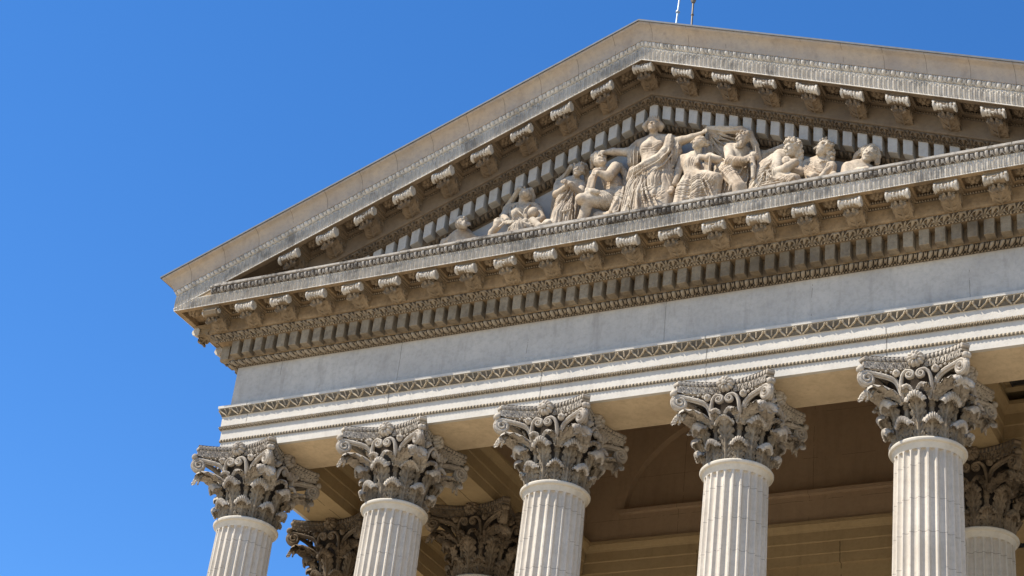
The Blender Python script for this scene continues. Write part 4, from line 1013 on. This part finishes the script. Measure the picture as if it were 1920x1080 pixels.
f.folds([[(860, 650, .38), (900, 700, .40), (1000, 760, .42)], [(860, 660, .38), (870, 760, .40), (850, 870, .40)], [(780, 600, .34), (760, 720, .35), (740, 840, .35)], [(820, 600, .35), (810, 720, .36), (800, 860, .37)], [(900, 700, .40), (880, 800, .41), (850, 860, .41)], [(1040, 560, .33), (1000, 640, .34), (960, 700, .35)], [(1100, 580, .31), (1090, 700, .32), (1060, 820, .33)], [(760, 480, .33), (800, 540, .35), (850, 560, .36)], [(1190, 300, .31), (1215, 450, .30), (1225, 600, .29)]], 12)
f.drape(980, 660, .29, 240, 190, ('fan', 1140, 430, 7), 8, 300); f.drape(850, 230, .24, 330, 220, ('fan', 560, 60, 4.5), 9); f.drape(790, 760, .31, 130, 220, ('fan', 770, 480, 7), 8); f.drape(1215, 450, .26, 50, 230, ('dir', 86, 18), 5)
f.build('veiled_bearded_statue', 'pale stone bearded man with folded arms under a billowing cloth')

f = Fig('E')      # curly haired crouching figure
f.L([(520, 370, .28), (620, 390, .27), (760, 420, .26)], [82, 90, 70]); f.E(560, 450, .26, 170, 120, 110, rot=30); f.L([(460, 450, .26), (350, 560, .26), (300, 700, .28), (260, 'f', .29)], [110, 135, 160, 180], (15, .05), flat=.85)
f.L([(640, 380, .28), (670, 330, .29)], [60, 56]); f.head(672, 262, .32, 104, -26, -16, 8, curls=70)
for j in range(60):
    rr = random.Random(j); a_ = rr.uniform(0, 6.28); q = rr.uniform(.2, 1); f.E(725+80*q*math.cos(a_)*(1 if a_ < 3.1 else .9), 240+130*q*math.sin(a_)+20*q, .30+.02*(1-q), 24, 24, 24, k=.0025)
for j in range(16): rr = random.Random(100+j); f.E(785+rr.uniform(-26, 26), 290+j*7, .29, 22, 22, 22, k=.0025)
f.L([(490, 390, .29), (480, 590, .35)], [72, 62]); f.L([(480, 590, .36), (600, 540, .39), (720, 460, .39)], [60, 54, 44]); f.L([(720, 460, .38), (640, 450, .39)], [44, 34])
f.E(600, 430, .385, 52, 48, 44); f.hand(590, 440, .40, 34, -38, 22, 13, .6)
f.L([(780, 440, .27), (790, 600, .30), (660, 560, .34)], [52, 48, 40]); f.L([(560, 260, .24), (480, 320, .20), (300, 400, .19), (280, 'f', .19)], [44, 60, 80, 90], (9, .07))
f.L([(420, 700, .30), (560, 690, .34), (710, 700, .38)], [120, 100, 78], (9, .06)); f.L([(700, 700, .385), (720, 'f', .37)], [70, 90]); f.L([(560, 720, .32), (560, 'f', .33)], [120, 140], (9, .06))
f.folds([[(410, 420, .34), (330, 520, .34), (230, 640, .35), (160, 760, .36)], [(440, 540, .38), (330, 580, .37), (220, 680, .37)], [(350, 580, .38), (350, 640, .39), (330, 740, .40)], [(300, 600, .37), (260, 700, .38), (220, 780, .38)], [(360, 600, .38), (400, 660, .40), (480, 690, .40)], [(240, 770, .40), (400, 740, .42), (560, 710, .43)], [(260, 740, .40), (400, 710, .42), (500, 680, .42)], [(640, 700, .43), (700, 650, .44), (750, 680, .43)], [(380, 460, .35), (300, 540, .35), (260, 620, .36)], [(440, 460, .36), (400, 540, .37)]], 14)
f.drape(320, 680, .32, 230, 200, ('fan', 470, 480, 7), 9, 300); f.drape(540, 720, .38, 210, 60, ('dir', -8, 24), 7); f.drape(430, 330, .21, 160, 130, ('dir', 125, 30), 7)
f.build('curly_haired_statue', 'pale stone curly haired figure bending over with arms hugged to the chest')

f = Fig('E')      # youth in profile
f.L([(900, 480, .26), (1040, 450, .26), (1190, 490, .26)], [66, 74, 62]); f.E(1040, 540, .26, 150, 130, 110, pl=(7, .02)); f.L([(1040, 600, .26), (1040, 'f', .27)], [170, 200], (11, .04), flat=.75)
f.L([(1080, 450, .27), (1095, 350, .28)], [54, 50]); f.head(1105, 265, .30, 98, -66, 8, 4, curls=34)
for j in range(34): rr = random.Random(j+40); f.E(1190+rr.uniform(-44, 44), 270+j*4.5, .28+rr.uniform(-.02, .02), 22, 22, 22, k=.0025)
f.L([(880, 490, .27), (860, 600, .28), (960, 650, .32)], [62, 58, 50]); f.L([(1210, 510, .28), (1190, 620, .30), (1110, 'f', .32)], [58, 52, 50]); f.L([(1190, 520, .34), (1130, 580, .36), (1070, 650, .37)], [26, 34, 34]); f.hand(1195, 515, .345, 20, -24, 14, 8, .5)
f.drape(920, 540, .29, 90, 130, ('fan', 960, 380, 8), 6); f.E(1230, 620, .37, 40, 24, 30); f.L([(1230, 620, .36), (1230, 'f', .36)], 40)
f.folds([[(960, 440, .31), (980, 540, .33), (1060, 590, .34)], [(940, 460, .31), (950, 580, .33), (1040, 620, .34)], [(1160, 450, .31), (1130, 530, .33), (1100, 580, .34)], [(880, 600, .33), (880, 660, .34)], [(1000, 420, .31), (1060, 450, .33), (1150, 430, .31)]], 11)
f.drape(1030, 540, .30, 180, 140, ('arc', 1090, 380, 26), 6)
f.build('profile_statue', 'pale stone youth with ringlets seen in left profile, second from the right end')

f = Fig('E')      # bowed woman at the right end
f.L([(1440, 560, .28), (1540, 540, .27), (1640, 560, .26)], [84, 80, 66]); f.E(1560, 600, .27, 190, 90, 110); f.L([(1540, 620, .27), (1540, 'f', .27)], [190, 200], flat=.7)
f.L([(1600, 530, .27), (1650, 440, .29)], [54, 50]); f.head(1705, 360, .30, 98, 14, -8, 26)
f.L([(1740, 262, .29), (1640, 290, .29), (1550, 370, .27), (1500, 430, .26)], [46, 46, 38, 20], (6, .12)); f.L([(1790, 290, .28), (1820, 380, .27), (1810, 470, .27)], [40, 34, 30], (6, .12))
f.L([(1420, 530, .30), (1370, 'f', .32)], [70, 76]); f.L([(1620, 560, .34), (1680, 540, .36)], [34, 30]); f.hand(1670, 540, .37, 40, 16, 20, 11, .5); f.L([(1560, 580, .33), (1640, 560, .36)], [50, 30])
f.drape(1620, 330, .28, 160, 110, ('dir', 140, 22), 7); f.drape(1810, 380, .28, 50, 120, ('dir', 80, 18), 6); f.drape(1740, 270, .29, 110, 50, ('arc', 1710, 360, 18), 5)
f.folds([[(1730, 240, .33), (1640, 280, .33), (1560, 350, .31)], [(1760, 255, .32), (1660, 300, .33), (1580, 370, .31)]], 10)
f.build('bowed_statue', 'pale stone woman with bowed head and loose hair at the right end of the group')
#@@END
# ------------------------------------------------------------------ rods on the roof
def rod(x, y, lean, r, mat, bumps, label):
    o = empty('lightning_rod', W(x, y, 2.70)); tag(o, label, 'lightning rod', 'rods on the roof peak')
    mb = MB(); zz = np.linspace(0, 1.6, 9); mb.tube([(lean*z, 0, z) for z in zz], r, r, (0, 1, 0), 10)
    mb.build('rod', mat, o, local=True)
    for zc, rr, hh in bumps:
        m2 = MB(); m2.tube([(lean*z, 0, z) for z in np.linspace(zc-hh, zc+hh, 5)], [rr*.6, rr, rr, rr, rr*.6], [rr*.6, rr, rr, rr, rr*.6], (0, 1, 0), 10)
        m2.build('collar', mat, o, local=True)
    m3 = MB(); m3.lathe([(0, .02), (.03, .02), (.03, -.02), (0, -.02)][::-1], 16); m3.build('base_plate', mat, o, local=True)
    return o
rod(-.044, 0, .045, .0062, M['zinc'], [(.52, .0135, .008)], 'pale metal rod leaning slightly, left of the two on the roof peak')
rod(.078, 0, .0, .0062, M['iron'], [(.47, .010, .005), (.60, .017, .035)], 'dark bronze rod with a fat collar, right of the two on the roof peak')
